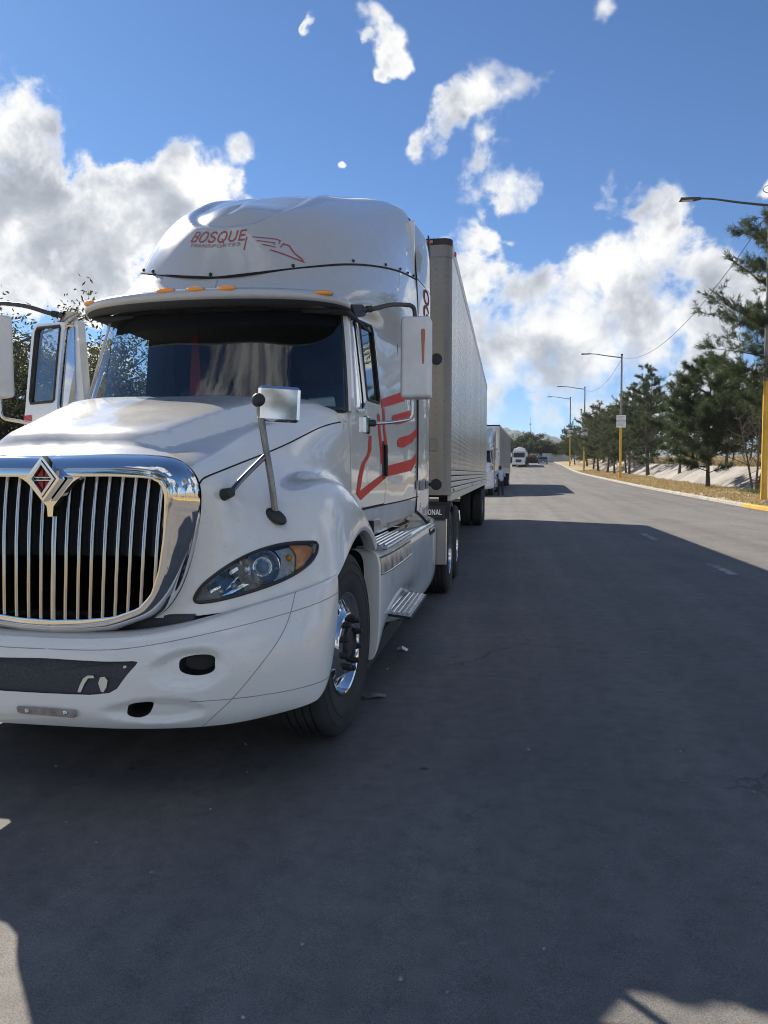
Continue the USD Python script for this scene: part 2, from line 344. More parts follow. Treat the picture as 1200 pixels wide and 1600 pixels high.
# ------------------------------------------------------------------ materials of the setting
def asphalt_mat():
    n = {'g': ('geometry', {}), 'n1': ('noise_texture', {'scale': 0.55, 'detail': 5.0, 'roughness': 0.65}), 'n2': ('noise_texture', {'scale': 210.0, 'detail': 3.0, 'roughness': 0.8}),
         'mp': ('mapping', {'scale': (1.6, 0.06, 1.0)}), 'n3': ('noise_texture', {'scale': 1.0, 'detail': 3.0}),
         'r1': ('rgb_ramp', {'ramp': [(0.3, (0.170, 0.159, 0.146)), (0.55, (0.202, 0.189, 0.172)), (0.75, (0.235, 0.219, 0.198))]}),
         'r2': ('rgb_ramp', {'ramp': [(0.30, (0.45, 0.45, 0.46)), (0.5, (1.0, 1.0, 1.0)), (0.64, (1.35, 1.32, 1.27)), (0.74, (2.1, 2.05, 1.95))]}),
         'r3': ('rgb_ramp', {'ramp': [(0.35, (0.86, 0.86, 0.87)), (0.65, (1.1, 1.09, 1.07))]}),
         'm1': ('mix_color', {'blend_type': 'multiply', 'fac': 1.0}), 'm2': ('mix_color', {'blend_type': 'multiply', 'fac': 1.0}),
         'v': ('voronoi_texture', {'scale': 2.2, 'randomness': 1.0}), 'vr': ('map_range', {'from_min': 0.03, 'from_max': 0.06, 'to_min': 1.0, 'to_max': 0.0, 'clamp': True}),
         'nv': ('noise_texture', {'scale': 1.3, 'detail': 1.0}), 'nvr': ('map_range', {'from_min': 0.46, 'from_max': 0.54, 'clamp': True}), 'vm': ('math', {'math_type': 'multiply'}),
         'm3': ('mix_color', {'b': (0.022, 0.022, 0.024)}),
         'n4': ('noise_texture', {'scale': 9.0, 'detail': 5.0, 'roughness': 0.7}), 'r4': ('rgb_ramp', {'ramp': [(0.30, (0.80, 0.80, 0.81)), (0.5, (1.0, 1.0, 1.0)), (0.72, (1.16, 1.15, 1.13))]}), 'm4': ('mix_color', {'blend_type': 'multiply', 'fac': 1.0}),
         'cn': ('noise_texture', {'scale': 1.7, 'detail': 5.0, 'roughness': 0.7}), 'cs': ('vector_math', {'math_type': 'scale', 'scale': 0.55}), 'ca': ('vector_math', {'math_type': 'add'}),
         'cv': ('voronoi_texture', {'scale': 0.34, 'feature': 'distance_to_edge'}), 'cr': ('map_range', {'from_min': 0.0015, 'from_max': 0.0055, 'to_min': 1.0, 'to_max': 0.0, 'clamp': True}),
         'cq': ('noise_texture', {'scale': 0.28, 'detail': 2.0}), 'cqr': ('map_range', {'from_min': 0.50, 'from_max': 0.60, 'to_min': 0.0, 'to_max': 0.75, 'clamp': True}), 'cm': ('math', {'math_type': 'multiply'}), 'm5': ('mix_color', {'b': (0.035, 0.034, 0.034)}),
         'on': ('noise_texture', {'scale': 0.45, 'detail': 4.0, 'roughness': 0.6}), 'or': ('map_range', {'from_min': 0.60, 'from_max': 0.74, 'to_min': 0.0, 'to_max': 0.42, 'clamp': True}), 'm6': ('mix_color', {'b': (0.055, 0.053, 0.053)}),
         'bp': ('bump', {'strength': 0.4, 'distance': 0.004}), 'p': ('principled_bsdf', {'roughness': 0.82, 'specular_ior_level': 0.35})}
    l = [('g.position', 'n1.vector'), ('g.position', 'n2.vector'), ('g.position', 'mp.vector'), ('mp.vector', 'n3.vector'), ('g.position', 'v.vector'), ('g.position', 'nv.vector'),
         ('n1.fac', 'r1.fac'), ('n2.fac', 'r2.fac'), ('n3.fac', 'r3.fac'), ('r1.color', 'm1.a'), ('r2.color', 'm1.b'), ('m1.result', 'm2.a'), ('r3.color', 'm2.b'),
         ('v.distance', 'vr.value'), ('nv.fac', 'nvr.value'), ('vr.result', 'vm.value1'), ('nvr.result', 'vm.value2'), ('vm.value', 'm3.fac'), ('m2.result', 'm3.a'),
         ('g.position', 'n4.vector'), ('n4.fac', 'r4.fac'), ('m3.result', 'm4.a'), ('r4.color', 'm4.b'), ('g.position', 'cn.vector'), ('cn.color', 'cs.vector1'), ('cs.vector', 'ca.vector1'), ('g.position', 'ca.vector2'), ('ca.vector', 'cv.vector'), ('cv.distance', 'cr.value'),
         ('g.position', 'cq.vector'), ('cq.fac', 'cqr.value'), ('cr.result', 'cm.value1'), ('cqr.result', 'cm.value2'), ('cm.value', 'm5.fac'), ('m4.result', 'm5.a'), ('mp.vector', 'on.vector'), ('on.fac', 'or.value'), ('or.result', 'm6.fac'), ('m5.result', 'm6.a'), ('m6.result', 'p.base_color'), ('n2.fac', 'bp.height'), ('bp.normal', 'p.normal')]
    return mat('asphalt', n, l)
M = {}
M['asphalt'] = asphalt_mat()
M['dry_ground'] = mottled('dry_ground', (0.30, 0.225, 0.12), (0.52, 0.41, 0.235), 0.9, 0.95, vec='object', detail=8.0, bump=(14.0, 0.8, 0.05))
M['far_ground'] = mottled('far_ground', (0.17, 0.14, 0.075), (0.30, 0.25, 0.14), 0.02, 0.95, detail=8.0)
M['hill'] = mottled('hill_scrub', (0.055, 0.065, 0.035), (0.12, 0.115, 0.065), 0.012, 0.95, detail=9.0)
M['concrete'] = mottled('kerb_concrete', (0.30, 0.28, 0.24), (0.46, 0.43, 0.37), 3.0, 0.9, bump=(30.0, 0.5, 0.01))
M['concrete2'] = mottled('channel_concrete', (0.27, 0.25, 0.22), (0.40, 0.37, 0.32), 1.2, 0.9, bump=(20.0, 0.5, 0.01))
M['concrete3'] = mottled('channel_concrete_dark', (0.20, 0.185, 0.165), (0.34, 0.315, 0.27), 1.0, 0.9, bump=(20.0, 0.5, 0.01))
M['yellow'] = mottled('yellow_paint', (0.55, 0.30, 0.02), (0.72, 0.42, 0.03), 2.0, 0.55, speck=(26.0, 0.63, (0.30, 0.20, 0.06)))
M['white_line'] = mottled('road_line_paint', (0.16, 0.155, 0.15), (0.50, 0.49, 0.47), 7.0, 0.8, lo=0.4, hi=0.6)
M['pole_grey'] = mottled('pole_steel', (0.16, 0.155, 0.15), (0.26, 0.24, 0.22), 4.0, 0.6, metal=0.3)
M['pole_dark'] = plain('pole_dark', (0.05, 0.045, 0.045), 0.5)
M['sign_white'] = mottled('sign_white', (0.62, 0.60, 0.58), (0.75, 0.73, 0.70), 3.0, 0.6)
M['bark'] = mottled('bark', (0.045, 0.034, 0.026), (0.12, 0.092, 0.07), 6.0, 0.95, bump=(18.0, 0.9, 0.03), stretch=(1, 1, 0.25))
M['twig'] = plain('twig_bark', (0.10, 0.078, 0.06), 0.95)
M['black'] = plain('black_rubber', (0.012, 0.012, 0.013), 0.6)
M['wire'] = plain('wire_black', (0.02, 0.02, 0.02), 0.6)
def leaf_mat(name, c1, c2, trans=0.35):
    n = {'g': ('geometry', {}), 'r': ('rgb_ramp', {'ramp': [(0.0, c1), (1.0, c2)]}), 'd': ('principled_bsdf', {'roughness': 0.55, 'specular_ior_level': 0.3}),
         't': ('translucent_bsdf', {}), 'mx': ('mix_closure', {'fac': trans})}
    return mat(name, n, [('g.random_per_island', 'r.fac'), ('r.color', 'd.base_color'), ('r.color', 't.color'), ('d.BSDF', 'mx.closure1'), ('t.BSDF', 'mx.closure2')], surface='mx.closure')
M['pine'] = leaf_mat('pine_needles', (0.062, 0.085, 0.032), (0.185, 0.21, 0.085), 0.5)
M['pine_light'] = leaf_mat('pine_needles_light', (0.075, 0.094, 0.040), (0.21, 0.22, 0.10), 0.5)
M['shrub'] = leaf_mat('shrub_leaves', (0.070, 0.080, 0.036), (0.165, 0.17, 0.085), 0.45)
M['bush_green'] = leaf_mat('bush_leaves', (0.045, 0.065, 0.020), (0.11, 0.14, 0.045), 0.3)
M['drygrass'] = leaf_mat('dry_grass_blades', (0.42, 0.32, 0.16), (0.66, 0.54, 0.31), 0.45)
M['greengrass'] = leaf_mat('green_grass_blades', (0.10, 0.15, 0.04), (0.20, 0.26, 0.08), 0.25)

# ------------------------------------------------------------------ ground sheets
def sheet(xs, ys, zf, lift=0.0):
    X, Y = np.meshgrid(xs, ys, indexing='ij'); v = np.stack([X, Y, zf(X, Y) + lift], -1).reshape(-1, 3); a, b = len(xs), len(ys)
    i, j = np.meshgrid(np.arange(a - 1), np.arange(b - 1), indexing='ij'); q = (i * b + j).ravel()
    return v, np.stack([q, q + b, q + b + 1, q + 1], 1)
BANK0, BANK1, BANKH = 14.3, 16.4, 1.2
def verge_z(X, Y):
    X, Y = np.broadcast_arrays(np.asarray(X, float), np.asarray(Y, float))
    z = ZP(np.clip(Y, -400, 3000)); p = np.stack([X * 0.35, Y * 0.35, 0 * X], -1); b = (meshkit.fbm(p, 3, 4) - 0.5) * 0.22
    t = np.clip((X - KERB_R - 0.25) / 2.5, 0, 1); on = (Y > 44) & (Y < 140)
    z = z + 0.13 + t * (0.12 + b)
    up_ = np.clip((X - BANK0) / (BANK1 - BANK0), 0, 1) * np.clip((Y - 30) / 14, 0, 1) * np.clip((170 - Y) / 30, 0, 1)
    return z + up_ * BANKH
def left_z(X, Y):
    X, Y = np.broadcast_arrays(np.asarray(X, float), np.asarray(Y, float))
    z = ZP(np.clip(Y, -400, 3000)) - 0.08; p = np.stack([X * 0.35, Y * 0.35, 0 * X], -1); b = (meshkit.fbm(p, 3, 4) - 0.5) * 0.25
    return z + 0.13 + np.clip((KERB_L - 0.3 - X) / 3, 0, 1) * (0.25 + b) + np.clip((-X - 8) / 30, 0, 1) * 1.2
ysr = np.r_[np.arange(-160, -10, 10), np.arange(-10, 60, 1.0), np.arange(60, 262, 4.0)]
struct('road', sheet(np.r_[KERB_L - 0.02, np.arange(-4, 10, 0.5), KERB_R + 0.02], ysr, road_z), M['asphalt'], smooth=True)
struct('verge', sheet(np.r_[KERB_R + 0.16, np.arange(10.25, 17, 0.25), np.arange(17.5, 60, 4), 90, 140], ysr, verge_z), M['dry_ground'], smooth=True)
lv = struct('verge', sheet(np.r_[-140, -90, np.arange(-60, -10, 4), np.arange(-10, -4.9, 0.4), KERB_L - 0.16], ysr, left_z), M['dry_ground'], smooth=True)
# the wide land out to the horizon, under everything
def land_z(X, Y):
    r = np.hypot(X, Y); return np.where(Y > 250, 6.2, np.minimum(ZP(np.clip(Y, -400, 3000)) - 0.7, 6)) + 0 * r
struct('terrain', sheet(np.r_[-6000, -3000, -1500, -700, -300, np.arange(-150, 151, 15), 300, 700, 1500, 3000, 6000], np.r_[-6000, -3000, -1000, -400, np.arange(-180, 330, 10), 420, 700, 1500, 3000, 7000], land_z), M['far_ground'])
def hill(name, cx, cy, w, d, h, seed):
    xs, ys = np.linspace(-1, 1, 70), np.linspace(-1, 1, 30); X, Y = np.meshgrid(xs, ys, indexing='ij')
    p = np.stack([X * 3 + cx, Y * 2, 0 * X + seed], -1)
    z = np.clip(1 - (X ** 2 + Y ** 2), 0, 1) ** 0.8 * h * (0.45 + 1.1 * meshkit.fbm(p, 4, seed)) + 5
    v = np.stack([cx + X * w, cy + Y * d, z], -1).reshape(-1, 3)
    i, j = np.meshgrid(np.arange(69), np.arange(29), indexing='ij'); q = (i * 30 + j).ravel()
    struct(name, (v, np.stack([q, q + 30, q + 31, q + 1], 1)), M['hill'], smooth=True)
hill('hill', 20, 2300, 330, 260, 118, 3)
hill('hill', 700, 3600, 1500, 500, 105, 8)
hill('hill', -1500, 3300, 1300, 500, 120, 12)

# kerbs: single stones where they can be told apart
def kerb_stone(x0, x1, ya, yb, zf):
    za, zb = float(zf(x0, ya)), float(zf(x0, yb)); g = 0.006
    pts = []
    for y, z in ((ya + g, za), (yb - g, zb)):
        for x, dz in ((x0, -0.1), (x1, -0.1), (x1, 0.15), (x0 + 0.035 if x1 > x0 else x0 - 0.035, 0.15), (x0, 0.115)): pts.append((x, y, z + dz))
    m = trimesh.convex.convex_hull(np.array(pts)); return np.array(m.vertices), np.array(m.faces)
kr = UsdGeom.Xform.Define(stage, '/World/kerb'); tag(kr, kind='structure')
kl = UsdGeom.Xform.Define(stage, '/World/kerb_001'); tag(kl, kind='structure')
for y in range(26, 96):
    obj('kerbstone', kerb_stone(KERB_R, KERB_R + 0.18, y, y + 1, road_z), M['yellow'] if y < 35 else M['concrete'], kr)
obj('kerb_run', join(*[kerb_stone(KERB_R, KERB_R + 0.18, y, y + 2, road_z) for y in list(range(-60, 26, 2))]), M['yellow'], kr)
obj('kerb_run', join(*[kerb_stone(KERB_R, KERB_R + 0.18, y, y + 4, road_z) for y in range(96, 176, 4)]), M['concrete'], kr)
obj('kerb_run', join(*[kerb_stone(KERB_L, KERB_L - 0.18, y, y + 4, road_z) for y in range(-60, 176, 4)]), M['concrete'], kl)
# worn lane marks
mk = UsdGeom.Xform.Define(stage, '/World/road_marking'); tag(mk, kind='structure')
for y0, y1 in ((17.0, 18.7), (11.2, 12.6)):
    struct('lane_dash', sheet(np.linspace(3.02, 3.15, 3), np.linspace(y0, y1, 9), road_z, 0.004), M['white_line'], mk)
# the concrete lined drainage bank beside the verge
bk = thing('drainage_bank', 'sloping concrete lined drainage bank behind the roadside trees', 'bank', (BANK0, 48, 0))
rb = random.Random(2)
for k in range(28):
    ya, yb = 48 + k * 3.0 + 0.02, 51 + k * 3.0 - 0.02; q = rb.uniform(-0.02, 0.02)
    zz = [float(ZP(y)) + 0.26 for y in (ya, yb)]
    pts = [(x, y, z + dz + q) for y, z in zip((ya, yb), zz) for x, dz in ((BANK0 - 0.35, -0.25), (BANK1 + 0.5, -0.25), (BANK1 + 0.5, BANKH + 0.10), (BANK1, BANKH + 0.10), (BANK0 - 0.35, 0.0))]
    m = trimesh.convex.convex_hull(np.array(pts)); obj('slab', m, M['concrete2'] if rb.random() < 0.6 else M['concrete3'], bk, off=(BANK0, 48, 0))

# ------------------------------------------------------------------ grass
def blades(n, xs, ys, zf, h, seed, w=0.012, clump=6):
    r = np.random.default_rng(seed); X = r.uniform(*xs, n); Y = ys[0] + (ys[1] - ys[0]) * r.random(n) ** 1.5
    X = np.repeat(X, clump) + r.normal(0, .06, n * clump); Y = np.repeat(Y, clump) + r.normal(0, .06, n * clump); m = len(X)
    b = np.stack([X, Y, zf(X, Y) - 0.01], -1); a = r.uniform(0, 2 * PI, m); hh = h * r.uniform(.4, 1.2, m); t = r.normal(0, .35, (m, 2)) * hh[:, None]
    sd = np.stack([np.cos(a), np.sin(a), 0 * a], -1) * (w * (1 + Y / 40))[:, None]; tip = b + np.c_[t, hh]
    V = np.stack([b - sd, b + sd, tip], 1).reshape(-1, 3); return V, np.arange(3 * m).reshape(-1, 3)
tag(obj('grass', blades(5200, (10.15, 14.2), (24, 120), verge_z, 0.16, 1), M['drygrass']), 'short dry yellow grass on the verge behind the kerb', 'grass', kind='stuff')
tag(obj('grass', join(blades(2600, (16.6, 45), (40, 150), verge_z, 0.5, 2, 0.02)), M['drygrass']), 'taller dry straw grass on the field above the concrete bank', 'grass', kind='stuff')
tag(obj('grass', blades(260, (12.6, 14.2), (41.5, 46), verge_z, 0.22, 3), M['greengrass']), 'small patch of green grass near the yellow pole', 'grass', kind='stuff')
tag(obj('grass', blades(2600, (-13, -4.9), (8, 60), left_z, 0.35, 4), M['drygrass']), 'dry grass on the far left verge behind the truck', 'grass', kind='stuff')

# ------------------------------------------------------------------ trees
def limb(a, b, r0, r1, rnd, wob=0.1, n=6, sides=6):
    a, b = np.asarray(a, float), np.asarray(b, float); L = np.linalg.norm(b - a); t = np.linspace(0, 1, n)[:, None]
    p = a + (b - a) * t + np.sin(t * PI) * np.array([rnd.uniform(-1, 1), rnd.uniform(-1, 1), rnd.uniform(-.3, .6)]) * wob * L
    return p, tube(p, np.linspace(r0, r1, n), sides)
def needles(c, d, rnd, n, ln, w):
    """a tuft of n thin needle blades round the twig direction d"""
    d = d / np.linalg.norm(d); q = rnd.normal(0, 0.5, (n, 3)) + d * 0.75; q /= np.linalg.norm(q, axis=1, keepdims=True)
    s = np.cross(q, rnd.normal(0, 1, (n, 3))); s /= np.linalg.norm(s, axis=1, keepdims=True)
    b = c + rnd.normal(0, 0.04, (n, 3)); l = ln * rnd.uniform(.6, 1.2, (n, 1))
    return np.stack([b - s * w, b + s * w, b + q * l], 1).reshape(-1, 3)
def leaves(c, rnd, n, spread, ln):
    b = c + rnd.normal(0, spread, (n, 3)); q = rnd.normal(0, 1, (n, 3)); q /= np.linalg.norm(q, axis=1, keepdims=True)
    s = np.cross(q, rnd.normal(0, 1, (n, 3))); s /= np.linalg.norm(s, axis=1, keepdims=True); l = ln * rnd.uniform(.6, 1.3, (n, 1))
    V = np.stack([b - q * l, b + s * l * .38, b + q * l, b - s * l * .38], 1).reshape(-1, 3); return V
def conifer(seed, H, R, crown0, tufts, ln, kind, lean=(0, 0), sparse=1.0, upsweep=0.35, nb=None):
    """a soft needled tree: tapered trunk, whorls of limbs, tufts of needles on their twigs. Returns (trunk mesh, crown mesh)"""
    rp = random.Random(seed); rn = np.random.default_rng(seed)
    top = np.array([lean[0], lean[1], H]); n = 10; t = np.linspace(0, 1, n)[:, None]
    axis = top * t + np.sin(t * PI * 1.5) * np.array([rp.uniform(-.25, .25), rp.uniform(-.25, .25), 0]); axis[0] = 0
    rad = 0.015 * H * (1 - t[:, 0] * 0.9); rad[0] *= 1.3; wood = [tube(np.r_[[[0, 0, -0.15]], axis], np.r_[rad[0] * 1.25, rad], 9)]; T = []
    nb = nb or int(H * 5.5)
    for k in range(nb):
        f = (k + rp.random()) / nb; z = crown0 + (H * 0.97 - crown0) * f; a = axis[0] + [np.interp(z / H, t[:, 0], axis[:, i]) for i in range(3)]
        prof = (math.sin(min(1, f * 1.9 + 0.42) * PI / 2)) * (1 - f ** 2.6) + 0.12
        L = R * prof * rp.uniform(.55, 1.15); th = rp.uniform(0, 2 * PI); u = upsweep + rp.uniform(-.25, .3)
        b = a + np.array([math.cos(th) * L, math.sin(th) * L, L * u])
        p, m = limb(a, b, 0.012 + 0.012 * L, 0.006, rp, 0.08, 6, 5); wood.append(m)
        for j in range(max(2, int(L * 5 * sparse))):
            s = rp.uniform(.25, 1.0); q = np.array([np.interp(s, np.linspace(0, 1, 6), p[:, i]) for i in range(3)])
            tw = (b - a) / max(L, .1) + rn.normal(0, .6, 3); tw[2] += .3; e = q + tw / np.linalg.norm(tw) * rp.uniform(.15, .55) * (0.4 + 0.3 * L)
            wood.append(tube(np.array([q, (q + e) / 2 + rn.normal(0, .03, 3), e]), [0.009, 0.006, 0.003], 3, cap=False))
            for g in np.linspace(.35, 1, 3): T.append(needles(q + (e - q) * g, e - q, rn, tufts, ln, 0.012 if kind == 'fine' else 0.016))
    V = np.vstack(T); return join(*wood), (V, np.arange(len(V)).reshape(-1, 3))
def broadleaf(seed, H, R, crown0, nl, ln, bare=0.0, nb=34, trunks=3):
    """an open many stemmed tree with small leaves; bare: the share of twigs without any"""
    rp = random.Random(seed); rn = np.random.default_rng(seed); wood, T = [], []
    tips = []
    for k in range(trunks):
        th = 2 * PI * k / trunks + rp.uniform(-.5, .5); b = np.array([math.cos(th) * R * .35, math.sin(th) * R * .35, H * rp.uniform(.6, .8)])
        p, m = limb((0.12 * math.cos(th), 0.12 * math.sin(th), -0.15), b, 0.012 * H, 0.004 * H, rp, .08, 8, 7); wood.append(m); tips.append(p)
        for j in range(6): T.append(leaves(b + rn.normal(0, .25, 3), rn, nl + 2, .16, ln))
    for k in range(nb):
        p = tips[k % trunks]; s = rp.uniform(.3, 1.0); a = np.array([np.interp(s, np.linspace(0, 1, 8), p[:, i]) for i in range(3)])
        th = rp.uniform(0, 2 * PI); L = R * rp.uniform(.4, .95) * (1.15 - .4 * s); b = a + np.array([math.cos(th) * L, math.sin(th) * L, rp.uniform(.1, .9) * H * .28])
        b[2] = max(b[2], crown0); q, m = limb(a, b, 0.03, 0.008, rp, .12, 7, 5); wood.append(m)
        for j in range(9):
            s2 = rp.uniform(.3, 1); c = np.array([np.interp(s2, np.linspace(0, 1, 7), q[:, i]) for i in range(3)]); d = rn.normal(0, 1, 3); d[2] = abs(d[2]) * .8 + .1
            e = c + d / np.linalg.norm(d) * rp.uniform(.3, .9) * R * .33; wood.append(tube(np.array([c, (c + e) / 2 + rn.normal(0, .05, 3), e]), [0.010, 0.007, 0.003], 3, cap=False))
            if rp.random() > bare:
                for g in (.4, .7, 1.0): T.append(leaves(c + (e - c) * g, rn, nl, .13, ln))
    V = np.vstack(T) if T else np.zeros((0, 3)); k = len(V) // 4; i = np.arange(k) * 4
    return join(*wood), (V, np.vstack([np.stack([i, i + 1, i + 2], 1), np.stack([i, i + 2, i + 3], 1)]))
PROTO = {}
def tree(name, key, make, m_leaf, label, pos, rz=0.0, s=1.0, group=None, m_wood=None):
    zf = verge_z if pos[0] > 5 else left_z
    loc = (pos[0], pos[1], float(zf(pos[0], pos[1])) if len(pos) < 3 else pos[2])
    t = thing(name, label, 'tree', loc, rz, group, s)
    if key in PROTO: t.GetReferences().AddInternalReference(PROTO[key]); t.SetInstanceable(True)
    else:
        c = UsdGeom.Xform.Define(stage, f'/World/Looks/{key}'); c.GetPrim().SetSpecifier(Sdf.SpecifierClass)
        w, l = make(); obj('trunk', w, m_wood or M['bark'], f'/World/Looks/{key}', smooth=40)
        if len(l[0]): obj('crown', l, m_leaf, f'/World/Looks/{key}')
        PROTO[key] = f'/World/Looks/{key}'
        t.GetReferences().AddInternalReference(PROTO[key]); t.SetInstanceable(True)
    return t
G_RIGHT = None
tree('pine_tree', 'tall_pine_kind', lambda: conifer(11, 14.0, 4.6, 3.2, 15, .30, 'fine', (0.4, -.2), 1.7), M['pine'], 'tall dark pine behind the nearest yellow lamp post at the right edge', (13.0, 37.4), group='pine trees on the right verge')
tree('pine_tree', 'round_pine_kind', lambda: conifer(12, 8.6, 3.3, .9, 16, .36, 'fine', (0.1, .2), 2.0, nb=70), M['pine'], 'low round bushy pine with foliage nearly to the ground by the concrete bank', (12.8, 53.2), group='pine trees on the right verge')
tree('pine_tree', 'slim_pine_kind', lambda: conifer(13, 11.8, 2.7, 1.2, 13, .34, 'fine', (-.3, .2), 1.5), M['pine'], 'slim dark pine to the right of the second lamp post, leaves down to the ground', (14.3, 84), group='pine trees on the right verge')

# ------------------------------------------------------------------ vehicle materials
def paint(name, c, dirt=0.0, rough=0.22):
    n = {'t': ('texture_coordinate', {}), 'g': ('geometry', {}), 'n': ('noise_texture', {'scale': 2.3, 'detail': 6.0, 'roughness': 0.65}), 'r': ('map_range', {'from_min': .35, 'from_max': .75, 'to_min': 0.0, 'to_max': dirt, 'clamp': True}),
         'd': ('mix_color', {'a': c, 'b': (0.42, 0.37, 0.30)}), 's': ('noise_texture', {'scale': 150.0, 'detail': 1.0}), 'sr': ('map_range', {'from_min': .735, 'from_max': .77, 'clamp': True}),
         'd2': ('mix_color', {'b': (0.30, 0.27, 0.24)}), 'rr': ('map_range', {'from_min': .3, 'from_max': .7, 'to_min': rough, 'to_max': rough + 0.16, 'clamp': True}),
         'p': ('principled_bsdf', {'coat_weight': 1.0, 'coat_roughness': 0.035, 'specular_ior_level': 0.5})}
    l = [('t.object', 'n.vector'), ('n.fac', 'r.value'), ('r.result', 'd.fac'), ('t.object', 's.vector'), ('s.fac', 'sr.value'), ('sr.result', 'd2.fac'), ('d.result', 'd2.a'), ('d2.result', 'p.base_color'),
         ('n.fac', 'rr.value'), ('rr.result', 'p.roughness')]
    return mat(name, n, l)
M['white'] = paint('white_truck_paint', (0.65, 0.64, 0.605), 0.15)
M['pearl'] = paint('pearl_fairing_paint', (0.40, 0.397, 0.385), 0.14, 0.20)
M['beige'] = paint('beige_fairing_paint', (0.30, 0.287, 0.25), 0.2, 0.3)
M['red'] = plain('red_decal', (0.56, 0.016, 0.014), 0.42, specular_ior_level=0.2)
M['faded_red'] = plain('faded_red_decal', (0.36, 0.055, 0.05), 0.5, specular_ior_level=0.2)
M['chrome'] = mottled('chrome', (0.80, 0.80, 0.80), (0.88, 0.88, 0.88), 3.0, 0.035, 0.07, metal=1.0)
M['alu'] = mottled('polished_aluminium', (0.70, 0.70, 0.70), (0.82, 0.82, 0.82), 6.0, 0.12, 0.24, metal=1.0)
M['tread_plate'] = mottled('step_aluminium', (0.50, 0.51, 0.52), (0.66, 0.67, 0.68), 8.0, 0.25, 0.42, metal=1.0)
M['tyre'] = mottled('tyre_rubber', (0.012, 0.012, 0.012), (0.032, 0.030, 0.027), 5.0, 0.75, 0.9, bump=(60.0, 0.3, 0.004))
M['plastic'] = mottled('black_plastic', (0.012, 0.012, 0.013), (0.025, 0.024, 0.023), 9.0, 0.45, 0.65)
M['mesh_black'] = mottled('grille_mesh_black', (0.014, 0.017, 0.022), (0.034, 0.040, 0.050), 160.0, 0.6, detail=1.0)
M['seam'] = plain('panel_gap', (0.008, 0.008, 0.008), 0.9)
M['chassis'] = mottled('chassis_black', (0.010, 0.010, 0.010), (0.030, 0.027, 0.024), 4.0, 0.8)
M['amber'] = plain('amber_lens', (0.85, 0.28, 0.03), 0.12, coat=0.6, subsurface_weight=0.2, subsurface_scale=0.01)
M['amber_dull'] = plain('amber_reflector', (0.42, 0.13, 0.03), 0.25, coat=0.5)
M['red_lens'] = plain('red_lens', (0.6, 0.03, 0.02), 0.15, coat=0.5)
M['grime'] = mottled('plate_bracket_grime', (0.16, 0.13, 0.12), (0.33, 0.28, 0.26), 12.0, 0.8)
M['flake'] = plain('peeled_paint', (0.62, 0.56, 0.45), 0.7)
M['curtain'] = plain('cab_interior_dark', (0.045, 0.053, 0.066), 0.9)
M['dash'] = plain('dashboard_grey', (0.06, 0.065, 0.07), 0.75)
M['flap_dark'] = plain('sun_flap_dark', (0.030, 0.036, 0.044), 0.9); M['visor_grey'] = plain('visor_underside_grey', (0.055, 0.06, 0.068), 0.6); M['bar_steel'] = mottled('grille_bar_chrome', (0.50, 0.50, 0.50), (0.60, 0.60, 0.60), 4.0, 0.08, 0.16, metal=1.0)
M['paper'] = plain('paper_roll', (0.62, 0.72, 0.70), 0.8)
M['teal'] = plain('teal_cloth', (0.10, 0.28, 0.32), 0.85)
M['interior_red'] = plain('red_cloth', (0.30, 0.035, 0.03), 0.85)
def glass_mat(name, tint, refl=1.0, rough=0.0):
    n = {'f': ('fresnel', {'IOR': 1.52}), 'fm': ('math', {'math_type': 'multiply', 'value2': refl, 'use_clamp': True}), 't': ('transparent_bsdf', {'color': tint}), 'g': ('glossy_bsdf', {'roughness': rough, 'color': (1, 1, 1)}), 'm': ('mix_closure', {})}
    return mat(name, n, [('f.fac', 'fm.value1'), ('fm.value', 'm.fac'), ('t.BSDF', 'm.closure1'), ('g.BSDF', 'm.closure2')], surface='m.closure')
M['windscreen'] = glass_mat('windscreen_glass', (0.62, 0.70, 0.72), 2.0)
M['side_glass'] = glass_mat('side_glass', (0.45, 0.50, 0.52), 1.4)
M['lens'] = glass_mat('headlight_glass', (0.86, 0.91, 0.95), 1.3)
M['white_plain'] = plain('white_lettering', (0.75, 0.75, 0.74), 0.5)

# ------------------------------------------------------------------ surfaces of the tractor, local frame: x' to the driver's side, y back, z up; origin on the ground in the middle under the grille
HOOD = SNet([
 [(0,3.24,1.555),(.25,3.24,1.557),(.50,3.245,1.547),(.605,3.26,1.505),(.652,3.285,1.40),(.632,3.285,1.19),(.565,3.27,.965),(.44,3.25,.825)],
 [(0,3.46,1.628),(.29,3.45,1.626),(.545,3.44,1.57),(.655,3.42,1.49),(.715,3.40,1.385),(.735,3.385,1.18),(.72,3.35,.985),(.66,3.305,.835)],
 [(0,3.76,1.715),(.34,3.75,1.712),(.60,3.73,1.635),(.715,3.69,1.525),(.80,3.63,1.395),(.885,3.56,1.235),(.92,3.48,1.04),(.915,3.42,.875)],
 [(0,4.05,1.795),(.40,4.05,1.792),(.675,4.03,1.705),(.785,4.0,1.57),(.87,3.93,1.452),(1.00,3.84,1.365),(1.085,3.74,1.13),(1.085,3.60,.918)],
 [(0,4.32,1.862),(.46,4.32,1.857),(.745,4.31,1.765),(.84,4.29,1.615),(.905,4.22,1.475),(1.045,4.14,1.425),(1.140,4.06,1.225),(1.16,3.78,.955)],
 [(0,4.52,1.908),(.54,4.53,1.902),(.82,4.62,1.825),(.90,4.66,1.655),(.935,4.55,1.455),(1.06,4.47,1.385),(1.150,4.42,1.255),(1.168,4.26,1.122)],
 [(0,4.68,1.936),(.62,4.75,1.930),(.895,5.0,1.868),(.953,5.105,1.69),(.958,5.09,1.37),(1.04,4.90,1.225),(1.135,4.92,1.10),(1.165,4.90,.975)]], 1)
